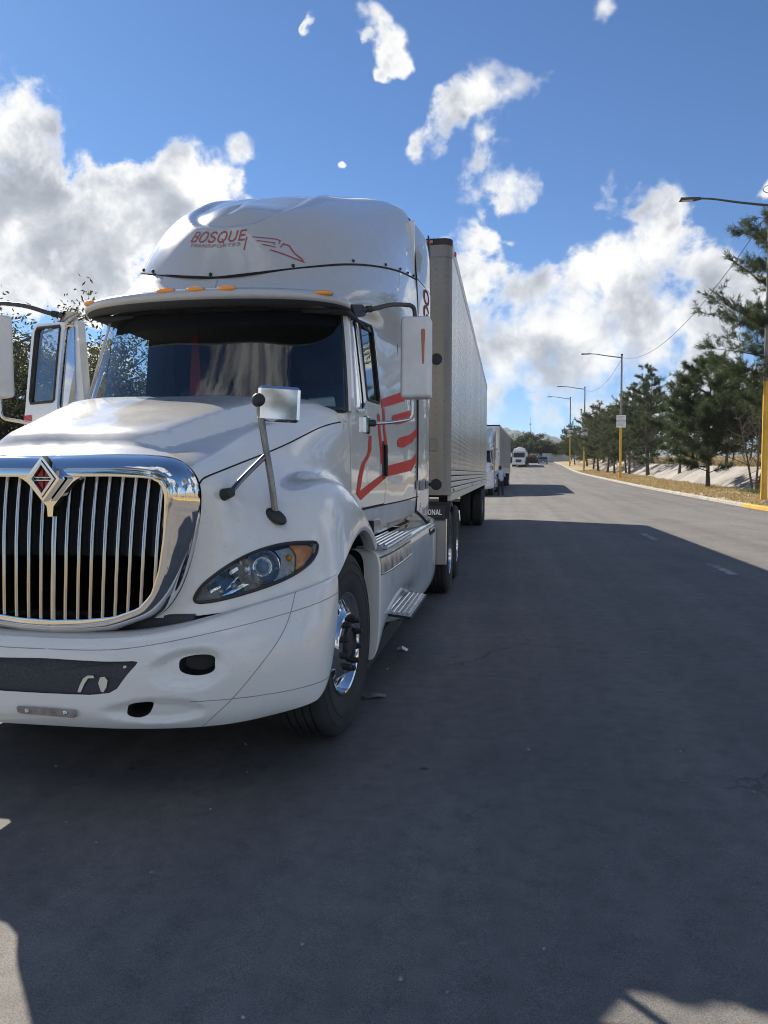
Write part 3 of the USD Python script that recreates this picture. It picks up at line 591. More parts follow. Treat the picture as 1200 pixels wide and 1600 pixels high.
def BULGE(u, v):
    """the hood with its raised middle"""
    p = HOOD(u, v); b = np.clip(1 - (np.abs(v) - 1.32) / 0.36, 0, 1); b = b * b * (3 - 2 * b)
    f = np.clip((u - 0.50) / 0.50, 0, 1); f = f * f * (3 - 2 * f); g = np.clip((5.6 - u) / 1.5, 0.35, 1)
    p = p.copy(); p[..., 2] += 0.055 * b * f * g; return p
def side_x(Y, Z):
    """half width of cab and sleeper at the height Z"""
    base = np.interp(Y, [5.0, 5.6, 6.3, 7.0, 8.4], [.955, .975, 1.02, 1.085, 1.145]); k = np.interp(Y, [5.0, 6.2, 7.0], [.135, .09, .02])
    lowr = np.clip(1.25 - Z, 0, 1) * 0.12
    return base - k * np.clip(Z - 1.9, 0, 2) ** 1.15 * 1.0 - lowr
def SIDE(Y, Z): return np.stack([side_x(Y, Z), np.asarray(Y, float) + 0 * np.asarray(Z), np.asarray(Z, float) + 0 * np.asarray(Y)], -1)
ROOF_LOW = SNet([
 [(0,5.20,2.82),(0,5.16,2.76),(0,5.10,2.70),(0,5.02,2.64),(0,4.98,2.60)],
 [(.40,5.26,2.865),(.415,5.22,2.80),(.425,5.16,2.73),(.43,5.07,2.65),(.435,5.03,2.60)],
 [(.68,5.50,2.95),(.73,5.45,2.86),(.76,5.36,2.76),(.765,5.24,2.66),(.765,5.20,2.59)],
 [(.86,5.86,3.045),(.905,5.82,2.93),(.925,5.72,2.80),(.885,5.60,2.67),(.865,5.56,2.58)],
 [(1.00,6.50,3.175),(1.035,6.48,3.03),(1.045,6.42,2.87),(1.0,6.34,2.70),(.972,6.30,2.57)],
 [(1.068,7.1,3.275),(1.09,7.1,3.10),(1.10,7.08,2.92),(1.088,7.06,2.72),(1.074,7.05,2.57)],
 [(1.10,7.6,3.35),(1.115,7.6,3.15),(1.12,7.6,2.95),(1.115,7.6,2.74),(1.102,7.6,2.57)]], 0)
FAIR0 = Net([
 [(0,5.20,2.82),(0,5.26,3.06),(0,5.34,3.27),(0,5.46,3.37),(0,5.66,3.46)],
 [(.40,5.26,2.865),(.35,5.35,3.11),(.27,5.48,3.33),(.15,5.62,3.46),(0,5.80,3.55)],
 [(.68,5.50,2.95),(.60,5.61,3.21),(.48,5.78,3.45),(.26,5.93,3.58),(0,6.08,3.67)],
 [(.86,5.86,3.045),(.77,5.99,3.33),(.63,6.16,3.58),(.38,6.30,3.75),(0,6.46,3.82)],
 [(1.00,6.50,3.175),(.93,6.58,3.47),(.78,6.72,3.75),(.50,6.85,3.92),(0,6.96,3.96)],
 [(1.068,7.1,3.275),(1.025,7.15,3.57),(.93,7.21,3.87),(.64,7.26,4.04),(0,7.30,4.06)],
 [(1.10,7.6,3.35),(1.08,7.6,3.64),(1.03,7.6,3.93),(.80,7.6,4.10),(0,7.6,4.125)]])
def FAIR(u, v):
    """the roof fairing with the dished top panel"""
    p = FAIR0(u, v).copy()
    vb = np.interp(u, [0, .7, 1.5, 2.5, 3.5, 4.3, 6], [1.55, 1.62, 2.05, 2.55, 2.95, 3.4, 4.2]); s = np.clip((v - vb) / 0.30, 0, 1); s = s * s * (3 - 2 * s)
    k = np.clip((5.2 - u) / 2.2, 0, 1) * (1 - 0.55 * np.clip((v - vb) / 1.8, 0, 1))
    p[..., 1] += 0.028 * s * k; p[..., 2] -= 0.030 * s * k
    return p
BUMP = SNet([                                  # from the middle to the end, rows from the top edge down
 [(0,3.22,.765),(0,3.125,.735),(0,3.105,.665),(0,3.10,.60),(0,3.10,.50),(0,3.105,.42),(0,3.15,.345)],
 [(.30,3.22,.77),(.30,3.13,.742),(.30,3.108,.668),(.30,3.10,.60),(.30,3.10,.50),(.30,3.105,.42),(.30,3.15,.347)],
 [(.55,3.27,.80),(.55,3.175,.778),(.56,3.14,.70),(.565,3.125,.615),(.57,3.13,.51),(.57,3.14,.425),(.57,3.19,.350)],
 [(.75,3.33,.84),(.755,3.265,.825),(.775,3.22,.73),(.785,3.20,.63),(.79,3.205,.52),(.79,3.22,.43),(.785,3.26,.358)],
 [(.93,3.43,.882),(.935,3.38,.87),(.955,3.33,.76),(.965,3.31,.645),(.97,3.315,.53),(.965,3.325,.44),(.95,3.36,.375)],
 [(1.07,3.57,.918),(1.085,3.53,.908),(1.105,3.49,.79),(1.115,3.47,.665),(1.115,3.455,.545),(1.105,3.45,.455),(1.085,3.45,.40)],
 [(1.155,3.80,.95),(1.165,3.775,.94),(1.172,3.745,.81),(1.172,3.69,.68),(1.168,3.63,.56),(1.155,3.575,.47),(1.13,3.53,.425)]], 0)

BUMP0 = BUMP
def BUMP(u, v):
    """the bumper with the hollows round its openings"""
    p = BUMP0(u, v).copy()
    for cu, cv, ru, rv_, dp in ((2.32, 2.88, .66, .80, .036), (1.74, 4.82, .80, .62, .030)):
        q = np.sqrt(((u - cu) / ru) ** 2 + ((v - cv) / rv_) ** 2); s = np.clip((1.15 - q) / .45, 0, 1); s = s * s * (3 - 2 * s); p[..., 1] += dp * s
    return p
TYRE_R = 0.515
def tyre_mesh(w=0.28, R=TYRE_R):
    """a truck tyre about x: rounded shoulders, bead, four grooves round the tread"""
    h = w / 2; pr = [(.285, -h * .80), (.315, -h * .97), (.38, -h * 1.05), (.395, -h * 1.05), (.398, -h * 1.075), (.404, -h * 1.075), (.407, -h * 1.045), (.452, -h * 1.02), (.455, -h * 1.045), (.462, -h * 1.04), (.466, -h * 1.0), (.482, -h * .96), (R - .013, -h * .86), (R - .002, -h * .74)]
    for g in (-.5, -.17, .17, .5): pr += [(R, h * g - .010), (R, h * g - .0065), (R - .013, h * g - .004), (R - .013, h * g + .004), (R, h * g + .0065), (R, h * g + .010)]
    pr += [(R - .002, h * .74), (R - .013, h * .86), (.482, h * .96), (.466, h * 1.0), (.462, h * 1.04), (.455, h * 1.045), (.452, h * 1.02), (.407, h * 1.045), (.404, h * 1.075), (.398, h * 1.075), (.395, h * 1.05), (.38, h * 1.05), (.315, h * .97), (.285, h * .80)]
    return lathe(pr, 64)
def wheel(parent, x, y, side=1, front=True,  off=(0, 0, 0), z=TYRE_R, dual=True, name='wheel', steer=0.0):
    """a wheel on the given side as a part: tyre, rim, hub and nuts below it"""
    w = UsdGeom.Xform.Define(stage, numbered(P_(parent) + '/' + name)); w.AddTranslateOp().Set(Gf.Vec3d(x - off[0], y - off[1], z - off[2]))
    if side < 0 or steer: w.AddRotateZOp().Set((180.0 if side < 0 else 0.0) + steer)
    t = obj('tyre', tyre_mesh(), M['tyre'], w, smooth=40)
    obj('tyre', move(tyre_mesh(), (-0.33, 0, 0)), M['tyre'], w, smooth=40) if (dual and not front) else None
    if front:      # convex disc bulging out
        pr = [(.292, .105), (.286, .130), (.276, .126), (.266, .100), (.254, .086), (.236, .087), (.205, .102), (.180, .122), (.171, .140), (.155, .147), (.105, .147), (.105, .10)]
    else:          # deep dished outer dual
        pr = [(.290, .115), (.283, .135), (.268, .128), (.258, .09), (.248, .0), (.240, -.08), (.21, -.105), (.15, -.115), (.115, -.115), (.113, -.05), (.108, .02), (.09, .045), (.0, .05)]
    obj('rim', lathe(pr, 56), M['chrome'] if front else M['alu'], w, smooth=35)
    hx = 0.147 if front else -.115
    if front:
        obj('hub', lathe([(.105, .13), (.100, .158), (.088, .166), (.082, .150), (.05, .152), (.0, .153)], 28), M['plastic'], w, smooth=35)
        for k in range(10):
            a = k * PI / 5 + .1; er = np.array([0, math.cos(a), math.sin(a)]); et = np.array([0, -math.sin(a), math.cos(a)]); ex = np.array([1.0, 0, 0]); q = math.radians(26); n_ = ex * math.cos(q) + er * math.sin(q); e2 = er * math.cos(q) - ex * math.sin(q)
            c = er * .216 + ex * .0985; th = np.arange(20) / 20 * 2 * PI; rim_ = c + .031 * np.cos(th)[:, None] * e2 + .029 * np.sin(th)[:, None] * et
            V = np.vstack([rim_ + n_ * .0025, c + n_ * .0025]); obj('hand_hole', (V, np.array([(20, i, (i + 1) % 20) for i in range(20)])), M['seam'], w); obj('hole_edge', tube(rim_ + n_ * .001, .0035, 6, closed=True), M['chrome'], w, smooth=60)
    for k in range(10):
        a = k * PI / 5 + .3; c = (hx, .1425 * math.cos(a), .1425 * math.sin(a))
        m = lathe([(.021, -.004), (.021, .012), (.0165, .014), (.0165, .034 if front else .03), (.012, .039 if front else .034), (0, .041 if front else .036)], 6)
        obj('wheel_nut', move(m, c), M['plastic'] if front else M['alu'], w)
    return w

# ------------------------------------------------------------------ the tractor
def sgn(fn, axis):
    """mirror a half surface over x = 0; axis tells which parameter carries the sign"""
    def f(u, v):
        u, v = np.asarray(u, float), np.asarray(v, float)
        p = fn(np.abs(u), v) if axis == 0 else fn(u, np.abs(v)); s = np.where((u if axis == 0 else v) < 0, -1.0, 1.0)
        p = p.copy(); p[..., 0] *= s; return p
    return f
HS, BS, FS, RS = sgn(BULGE, 1), sgn(BUMP, 0), sgn(FAIR, 0), sgn(ROOF_LOW, 0)
WS0 = SNet([[(0,4.74,1.885),(0,4.86,2.12),(0,4.98,2.36),(0,5.08,2.59)], [(.34,4.77,1.885),(.325,4.885,2.12),(.31,5.0,2.36),(.30,5.10,2.59)],
           [(.64,4.85,1.885),(.61,4.965,2.12),(.585,5.08,2.36),(.56,5.17,2.59)], [(.85,4.98,1.885),(.82,5.08,2.12),(.79,5.18,2.36),(.76,5.26,2.59)],
           [(.945,5.10,1.885),(.918,5.185,2.12),(.887,5.265,2.36),(.852,5.335,2.59)]], 0)
WS = sgn(WS0, 0)
HL_LOOP = [(.549,6.432),(.53,6.115),(.729,5.878),(1.186,5.60),(1.718,5.502),(2.294,5.659),(2.727,5.868),(2.915,6.015),(2.861,6.154),(2.646,6.285),(2.3,6.391),(1.847,6.466),(1.29,6.536),(.874,6.547)]
HL_LOOP = spline(np.array(HL_LOOP + HL_LOOP[:1]), 72, closed=True)
FOG = [(2.11,2.75),(2.18,2.46),(2.32,2.40),(2.60,2.44),(2.74,2.56),(2.76,2.86),(2.72,3.20),(2.58,3.30),(2.32,3.27),(2.17,3.14)]
TOW = [(1.22,4.80),(1.28,4.42),(1.38,4.31),(1.63,4.32),(1.65,4.44),(1.61,4.78),(1.52,5.12),(1.40,5.25),(1.28,5.18)]
FOG, TOW = [spline(np.array(q + q[:1]), 40, closed=True) for q in (FOG, TOW)]
INT = [(0,2.08),(.7,2.14),(1.38,2.24),(1.46,2.33),(1.42,2.55),(1.12,3.62),(1.0,3.80),(.685,3.92),(0,3.95)]
def mir(loop, axis=0):
    q = np.array(loop, float); q[:, axis] *= -1; return q[::-1]
def both(loop): return np.vstack([np.array(loop), mir(loop)[1:-1]]) if abs(loop[0][0]) < 1e-9 else None
DOOR = [(5.13,1.215),(5.125,1.5),(5.13,1.88),(5.20,2.08),(5.40,2.60),(6.05,2.655),(6.12,2.60),(6.14,2.0),(6.20,1.6),(6.235,1.35),(6.20,1.225)]
WIN = [(5.655,2.03),(5.66,2.565),(5.68,2.59),(6.02,2.615),(6.05,2.585),(6.065,2.06),(6.04,2.02),(5.68,2.015)]
VENT = [(5.27,1.925),(5.30,1.90),(5.55,1.93),(5.585,1.98),(5.585,2.55),(5.56,2.575),(5.45,2.565),(5.42,2.53)]
CAB = [(5.135,1.215),(5.13,1.88),(5.375,2.58),(7.62,2.58),(7.62,1.245),(6.6,1.225)]
def tractor(name, label, loc, group=None, detail=True, livery=True, open_door=True):
    t = thing(name, label, 'truck', loc, group=group); OFF = (0, 3.1, 0)
    def o(n, m, mt, parent=t, smooth=30, label=None, off=OFF, kind=None): return obj(n, m, M[mt], parent, smooth, label, off, kind)
    st = (0.11, 0.16) if detail else (0.3, 0.4)
    # --- hood with fenders
    holes = [HL_LOOP, mir(HL_LOOP, 1)] if detail else []
    hood = o('hood', patch(HS, [(0, -7), (6, -7), (6, 7), (0, 7)], holes, st, sign=-1), 'white', smooth=40)
    fl = []
    for s in (1, -1):                      # the turned in lip of the wheel arch
        u = np.linspace(3.6, 6, 40); p = HS(u, 0 * u + 7 * s); q = p + np.stack([0 * u - .07 * s, 0 * u, 0 * u + .004], -1); k = len(p); i = np.arange(k - 1)
        f = np.stack([i, i + 1, i + 1 + k, i + k], 1); fl.append((np.vstack([p, q]), f if s > 0 else f[:, ::-1]))
        u = np.linspace(6, 6, 12); w = np.linspace(3.6, 7, 30); p = HS(0 * w + 6, w * s); q = p - np.array([.05 * s, 0.012, 0.0]); k = len(p); i = np.arange(k - 1)
        fl.append((np.vstack([p, q]), np.stack([i, i + 1, i + 1 + k, i + k], 1)))
    for m in fl: o('arch_lip', m, 'white', hood)
    if detail:
        for s in (1, -1):
            o('seam', line_on(HS, [(a, b * s) for a, b in spline([(0.0, 3.82), (1.08, 3.188), (2.064, 2.955), (3.021, 2.799), (3.819, 2.694), (5.028, 2.47), (6, 2.42)], 60)], .0042, sign=-1), 'seam', hood)
    # --- grille
    out = [tuple(HOOD(np.array([0.0]), np.array([v]))[0]) for v in np.linspace(0, 7, 40)] + [(.28, 3.23, .772), (.14, 3.225, .757), (0, 3.22, .752)]
    inn = [(0, 1.452), (.30, 1.454), (.47, 1.447), (.522, 1.425), (.537, 1.37), (.528, 1.20), (.505, 1.05), (.468, .945), (.41, .885), (.30, .846), (.15, .828), (0, .822)]
    def ring(pts):
        p = np.array([(q[0], q[-1]) for q in pts]); c = np.array([0, 1.15]); a = np.arctan2(p[:, 0] - c[0], p[:, 1] - c[1]); A = np.linspace(0, PI, 60)
        i = np.argsort(a); return np.stack([np.interp(A, a[i], p[i, 0]), np.interp(A, a[i], p[i, 1])], -1)
    ro, ri = ring(out), ring(inn); yo = np.interp(ro[:, 1], [.75, .83, 1.2, 1.56], [3.215, 3.235, 3.285, 3.245])
    rows = []
    for f, dy in ((0, 0.004), (.04, -.028), (.18, -.062), (.42, -.088), (.62, -.092), (.64, -.082), (.86, -.084), (.97, -.082), (1.0, -.07), (1.0, -.03), (1.0, .02)):
        q = ro * (1 - f) + ri * f; y = yo * (1 - min(f * 1.4, 1)) + 3.235 * min(f * 1.4, 1) + dy; rows.append(np.c_[q[:, 0], y + 0 * q[:, 0], q[:, 1]])
    rows = np.array(rows); half = (rows.reshape(-1, 3), None); a, b = rows.shape[:2]
    i, j = np.meshgrid(np.arange(a - 1), np.arange(b - 1), indexing='ij'); q = (i * b + j).ravel(); F = np.stack([q, q + b, q + b + 1, q + 1], 1)
    gs = (rows.reshape(-1, 3), F); o('grille_surround', join((gs[0], gs[1][:, ::-1]), (gs[0] * [-1, 1, 1], gs[1])), 'chrome', smooth=28)
    inner = np.vstack([ri, (ri * [-1, 1])[::-1][1:-1]])
    o('grille_backing', prism(sg.Polygon(inner).buffer(.012), 3.30, 3.31, 'xz'), 'mesh_black', smooth=False)
    if detail:
        for z in np.arange(.9, 1.44, .05): o('grille_cross_wire', tube([(-.51, 3.255, z), (.51, 3.255, z)], .0035, 5), 'plastic') if z in () else None
    bars = range(-8, 9) if detail else range(-8, 9, 2)
    ip = sg.Polygon(inner)
    for k in bars:
        xt, xb = k * .0635, k * .0585; ln = sg.LineString([(xb, .70), (xt, 1.6)]).intersection(ip)
        if ln.is_empty or ln.length < .2: continue
        (xa, za), (xc, zc) = sorted(ln.coords, key=lambda c: c[1])[0], sorted(ln.coords, key=lambda c: c[1])[-1]
        if k == 0: zc = 1.40
        w = .0105 if k else .013
        sec = [(-w, 3.235), (-w, 3.19), (-w * .86, 3.174), (-w * .4, 3.1705), (w * .4, 3.1705), (w * .86, 3.174), (w, 3.19), (w, 3.235)]
        tt = np.linspace(0, 1, 9); V = []
        for q in tt:
            z = za - .01 + (zc - za + .02) * q; bow = .05 * max(0, (z - .98) / .46) ** 2 - .010 * (1 - min(1, max(0, (z - .85) / .2))); V += [(xa + (xc - xa) * q + s, y + bow, z) for s, y in sec]
        V = np.array(V); n = len(sec); i = np.concatenate([np.arange(n - 1) + r_ * n for r_ in range(8)])
        o('grille_bar', (V, np.stack([i, i + 1, i + 1 + n, i + n], 1)), 'bar_steel', smooth=50)
    if detail:
        def dia(w, h, c=1.447): w, h = w * 1.2, h * 1.2; return sg.Polygon([(-w, c), (0, c + h), (w, c), (0, c - h)])
        em = o('emblem', prism(dia(.068, .083).difference(dia(.055, .069)), 3.105, 3.15, 'xz'), 'chrome', smooth=False)
        o('emblem_frame', prism(dia(.052, .066).difference(dia(.039, .052)), 3.098, 3.135, 'xz'), 'alu', em, False)
        o('emblem_plate', prism(dia(.052, .066), 3.13, 3.15, 'xz'), 'seam', em, False)
        o('emblem_field', prism(dia(.034, .046).difference(sg.box(-.005, 1.3, .005, 1.6)).difference(sg.box(-.07, 1.435, .07, 1.459)), 3.119, 3.131, 'xz'), 'faded_red', em, False)
        o('emblem_band', prism(sg.box(-.048, 1.4385, .048, 1.4555), 3.112, 3.131, 'xz'), 'alu', em, False)
        tx = text('INTERNATIONAL', .0088, .002, True); tx = (tx[0] * [.90, 1, 1], tx[1]); w_ = tx[0][:, 0].max()
        o('emblem_lettering', move(tx, (-w_ / 2, 3.1118, 1.4427), rx=PI / 2), 'seam', em, False)
        o('emblem_bracket', prism(sg.Polygon([(-.17, 1.462), (.17, 1.462), (.135, 1.448), (.11, 1.432), (.088, 1.41), (.016, 1.325), (.012, 1.28), (-.012, 1.28), (-.016, 1.325), (-.088, 1.41), (-.11, 1.432), (-.135, 1.448)]), 3.160, 3.20, 'xz'), 'chrome', em, False)
    # --- gap under the grille, then the bumper
    o('air_dam', box((-.62, 3.26, .70), (.62, 3.34, .84)), 'mesh_black', smooth=False)
    hb = [both(INT), FOG, mir(FOG), TOW, mir(TOW)] if detail else [both(INT)]
    bp = o('bumper', patch(BS, [(-6, 0), (6, 0), (6, 6), (-6, 6)], hb, (.12, .16) if detail else (.4, .4), sign=-1), 'white', smooth=40)
    for s in (1, -1):
        e = BS(np.full(20, s * 6.0), np.linspace(0, 6, 20)); k = np.arange(19); o('bumper_end', (np.vstack([e, e - [s * .06, -.01, 0]]), np.stack([k, k + 1, k + 21, k + 20], 1)), 'white', bp)
    o('intake', wall_in(BS, both(INT), .018, (.1, .12), sign=-1), 'mesh_black', bp, smooth=False)
    if detail:
        for s in (1, -1):
            L = FOG if s > 0 else mir(FOG); o('fog_light_opening', wall_in(BS, L, .10, (.05, .06), sign=-1, shrink=.8), 'plastic', bp, smooth=False)
            L = TOW if s > 0 else mir(TOW); o('tow_opening', wall_in(BS, L, .12, (.05, .06), sign=-1, shrink=.85), 'plastic', bp, smooth=False)
            # soft recess rims around the openings
            o('seam', line_on(BS, [(s * u_, v_) for u_, v_ in spline([(4.66, .1), (4.45, 1.6), (3.5, 3.6), (2.75, 5.2), (2.45, 5.98)], 24)], .0017, sign=-1), 'grime', bp)
            o('seam', line_on(BS, [(s * u_, 1.5 - .0 * u_) for u_ in np.linspace(0.02, 5.98, 50)], .0016, sign=-1), 'grime', bp)
            o('seam', line_on(BS, [(s * u_, 4.2 + .06 * u_) for u_ in np.linspace(2.3, 5.98, 40)], .0016, sign=-1), 'grime', bp)
        o('plate_bracket', patch(BS, [(-.45, 4.72), (-.42, 4.62), (.46, 4.68), (.50, 4.78), (.48, 5.12), (.42, 5.2), (-.40, 5.08), (-.44, 5.0)], (), (.1, .1), lift=.012, sign=-1), 'grime', bp, smooth=False)
        for u_ in (-.28, .32):
            p = BS(np.array([u_]), np.array([4.9]))[0]; o('bracket_screw', move(lathe([(.010, -.012), (.010, -.018), (.004, -.020), (.0, -.016)], 8, 'y'), p), 'alu', bp)
        fl_ = lambda L: patch(BS, L, (), (.05, .05), lift=-.012, sign=-1)
        o('paint_flake', fl_([(.47, 3.86), (.50, 3.60), (.56, 3.27), (.63, 3.12), (.72, 3.10), (.74, 3.22), (.64, 3.24), (.58, 3.5), (.52, 3.86)]), 'flake', bp)
        o('paint_flake', fl_([(.80, 3.45), (.83, 3.18), (.90, 3.14), (.95, 3.3), (.93, 3.6), (.88, 3.82), (.84, 3.78)]), 'flake', bp)
        o('paint_flake', fl_([(1.20, 2.52), (1.25, 2.5), (1.26, 2.62), (1.21, 2.7)]), 'flake', bp)
    # --- headlights
    for s in (1, -1) if detail else ():
        L = HL_LOOP if s > 0 else mir(HL_LOOP, 1); H = UsdGeom.Xform.Define(stage, numbered(P_(t) + '/headlight'))
        q = densify(L, np.array([.08, .08])); pa = HS(q[:, 0], q[:, 1]); na = normal_of(HS, q[:, 0], q[:, 1], sign=-1); k = np.arange(len(q)); k2 = (k + 1) % len(q); fa = np.stack([k, k2, k2 + len(q), k + len(q)], 1)
        o('headlight_bowl', join((np.vstack([pa, pa - .075 * na]), fa), patch(HS, L, (), (.1, .1), lift=-.075, sign=-1)), 'headlamp_dark', H, smooth=False)
        o('bezel', line_on(HS, L, .0085, closed=True, sign=-1, lift=.001), 'plastic', H)
        o('glass', patch(HS, L, (), (.1, .07), lift=.003, sign=-1), 'lens', H, smooth=40)
        a = np.linspace(0, 2 * PI, 33)[:-1]; c0 = HS(np.array([1.80]), np.array([5.93 * s]))[0]; nn = normal_of(HS, np.array([1.8]), np.array([5.93 * s]), sign=-1)[0]
        nn = np.array([0.30 * s, -.93, .12]); nn /= np.linalg.norm(nn); e1 = np.cross(nn, [0, 0, 1]); e1 /= np.linalg.norm(e1); e2 = np.cross(e1, nn)
        def disc(prof, seg=32, c=c0):
            P = [];
            for r_, d_ in prof: P.append(c + nn * d_ + r_ * (np.cos(a)[:, None] * e1 + np.sin(a)[:, None] * e2))
            V = np.vstack(P); n = len(a); F = []
            for k in range(len(prof) - 1):
                i = np.arange(n); j = (i + 1) % n; F.append(np.stack([k * n + i, k * n + j, (k + 1) * n + j, (k + 1) * n + i], 1))
            return V, np.vstack(F)
        o('reflector', disc([(.082, -.018), (.079, -.014), (.076, -.020), (.068, -.045), (.045, -.065), (.018, -.07)]), 'chrome', H)
        o('projector', disc([(.030, -.07), (.030, -.035), (.026, -.03), (.014, -.026), (.001, -.024)]), 'lens_blue', H)
        c1 = c0 + e1 * (-.075 * 1) * 0 + np.array([-.10 * s, -.03, -.012])
        o('inner_reflector', disc([(.052, -.03), (.05, -.026), (.04, -.045), (.015, -.055), (.001, -.056)], c=c1), 'chrome', H)
        for u_, v_, r_, mt_ in ((2.36, 5.97, .017, 'amber'), (2.12, 6.08, .010, 'lamp_silver'), (1.30, 6.22, .016, 'lamp_silver'), (1.05, 6.30, .012, 'lamp_silver')):
            pb = HS(np.array([u_]), np.array([v_ * s]))[0] - .030 * normal_of(HS, np.array([u_]), np.array([v_ * s]), sign=-1)[0]; o('bulb', (lambda m: (arr(m)[0] + pb, arr(m)[1]))(trimesh.creation.icosphere(2, r_)), mt_, H, smooth=True)
        for L_ in ([(1.28, 6.02), (1.36, 5.98), (1.24, 6.22), (1.14, 6.28)], [(1.46, 6.20), (1.60, 6.26), (1.30, 6.42), (1.10, 6.44)], [(.80, 6.22), (1.0, 6.12), (1.02, 6.18), (.84, 6.30)], [(1.12, 5.80), (1.30, 5.72), (1.34, 5.80), (1.18, 5.90)]):
            o('reflector_facet', patch(HS, [(u_, v_ * s) for u_, v_ in L_], (), (.06, .05), lift=-.034, sign=-1), 'chrome', H, smooth=False)
        o('turn_signal', patch(HS, [(u_, v_ * s) for u_, v_ in [(2.36, 5.72), (2.727, 5.90), (2.87, 6.02), (2.82, 6.14), (2.62, 6.27), (2.48, 6.31), (2.50, 6.0), (2.44, 5.86)]], (), (.06, .05), lift=-.022, sign=-1), 'amber', H)
        o('side_reflector', patch(HS, [(u_, v_ * s) for u_, v_ in [(2.08, 5.66), (2.40, 5.76), (2.56, 6.0), (2.62, 6.25), (2.3, 6.36), (2.06, 6.40), (2.2, 6.1), (2.2, 5.9)]], (), (.06, .05), lift=-.030, sign=-1), 'lamp_silver', H)
    # --- cab body
    side_r = patch(SIDE, CAB, [DOOR], (.12, .12), sign=1)
    lift_ = [(y, z) for y, z in CAB]
    o('cab_side', side_r, 'white', smooth=40)
    o('cab_side', mirror(side_r), 'white', smooth=40)
    def door(win_parent, tf=lambda m: m):
        D = UsdGeom.Xform.Define(stage, numbered(P_(t) + '/door'))
        m = patch(SIDE, sg.Polygon(DOOR).buffer(-.006).exterior.coords[:-1], [WIN, VENT], (.1, .1), sign=1); o('door_skin', tf(m), 'white', D, smooth=40)
        v, f = m; o('door_lining', tf((v - [.055, 0, 0], f[:, ::-1])), 'dash', D)
        q = densify(np.array(sg.Polygon(DOOR).buffer(-.006).exterior.coords[:-1]), .1); p = SIDE(q[:, 0], q[:, 1]); k = len(p); i = np.arange(k); j = (i + 1) % k
        o('door_edge', tf((np.vstack([p, p - [.055, 0, 0]]), np.stack([i, j, j + k, i + k], 1))), 'white', D)
        for nm, L in (('window', WIN), ('vent_window', VENT)):
            W = o(nm, tf(patch(SIDE, L, (), (.1, .1), lift=-.012)), 'side_glass' if nm == 'window' else 'vent_glass', D)
            o('window_seal', tf(line_on(SIDE, densify(np.array(L), .03), .011, closed=True)), 'plastic' if nm == 'window' else 'alu', W)
        hd = [(6.158, 1.70), (6.178, 1.45)]; o('door_handle', tf(join(tube(SIDE(np.array([6.158, 6.165, 6.172, 6.18]), np.array([1.70, 1.62, 1.54, 1.45])) + [.022, 0, 0], .014, 8), box((side_x(6.1, 1.5) + .0, 6.12, 1.43), (side_x(6.1, 1.5) + .012, 6.20, 1.73)))), 'plastic', D)
        return D
    dr = door(t)
    # pillars
    for s in (1, -1):
        v = np.linspace(0, 3, 12); p = WS0(0 * v + 4, v); yy = p[:, 1] + .035; sx_ = side_x(yy, p[:, 2]); q = np.stack([sx_ - .002, np.interp(p[:, 2], [1.885, 2.59], [5.135, 5.385]), p[:, 2]], -1)
        mid = (p + q) / 2 + [.012, -.012, 0]; k = len(v); i = np.arange(k - 1); V = np.vstack([p, mid, q]); F = np.vstack([np.stack([i, i + k, i + k + 1, i + 1], 1), np.stack([i + k, i + 2 * k, i + 2 * k + 1, i + k + 1], 1)])
        m = (V, F) if s > 0 else mirror((V, F)); o('windscreen_pillar', m, 'white', smooth=60)
    # panel between hood and door, the cowl and the sill
    for s in (1, -1):
        m = prism([(5.0, 1.18), (5.13, 1.18), (5.13, 1.88), (4.96, 1.86)], .90, .936, 'yz'); o('cowl_side', m if s > 0 else mirror(m), 'white', smooth=False)
        sill = patch(SIDE, [(5.14, 1.20), (6.6, 1.218), (7.62, 1.238), (8.34, 1.245), (8.34, 1.075), (7.4, 1.075), (5.5, 1.045), (5.14, 1.04)], (), (.12, .08), sign=1)
        o('sill_panel', sill if s > 0 else mirror(sill), 'white', smooth=40)
        q = np.array([(5.14, 1.208), (6.6, 1.222), (7.62, 1.242), (8.34, 1.249)]); m = line_on(SIDE, densify(q, .2)[:8], .006); 
        o('seam', tube(SIDE(np.linspace(5.14, 8.3, 20), np.interp(np.linspace(5.14, 8.3, 20), q[:, 0], q[:, 1])) * [s, 1, 1], .006, 6), 'seam', t)
    cw = np.array([(x, y, 1.86) for x, y in [(-.93, 5.10), (-.84, 4.95), (-.63, 4.82), (-.3, 4.735), (0, 4.70), (.3, 4.735), (.63, 4.82), (.84, 4.95), (.93, 5.10)]])
    o('cowl', prism([(x, y) for x, y, z in cw], 1.80, 1.884), 'plastic', smooth=False)
    o('firewall', box((-.93, 5.05, 1.0), (.93, 5.09, 1.86)), 'curtain', smooth=False)
    # windscreen with its black border
    wl = [(-3.78, .10), (3.78, .10), (3.78, 2.9), (-3.78, 2.9)]; wo = [(-4, 0), (4, 0), (4, 3), (-4, 3)]
    ws = o('windscreen', patch(WS, wo, (), (.14, .14), sign=1), 'windscreen', smooth=60)
    o('windscreen_seal', patch(WS, wo, [wl], (.2, .15), lift=.004, sign=1), 'plastic', ws, smooth=60)
    # --- roof and fairing
    o('cab_roof', patch(RS, [(-6, 0), (6, 0), (6, 4), (-6, 4)], (), (.14, .2), sign=1), 'pearl', smooth=50)
    FA = o('roof_fairing', patch(FS, [(-6, 0.02), (6, 0.02), (6, 4), (-6, 4)], (), (.07, .07) if detail else (.3, .3), sign=1), 'pearl', smooth=40)
    o('seam', line_on(FS, [(u_, .012) for u_ in np.linspace(-6, 6, 120)], .0085), 'seam', FA)
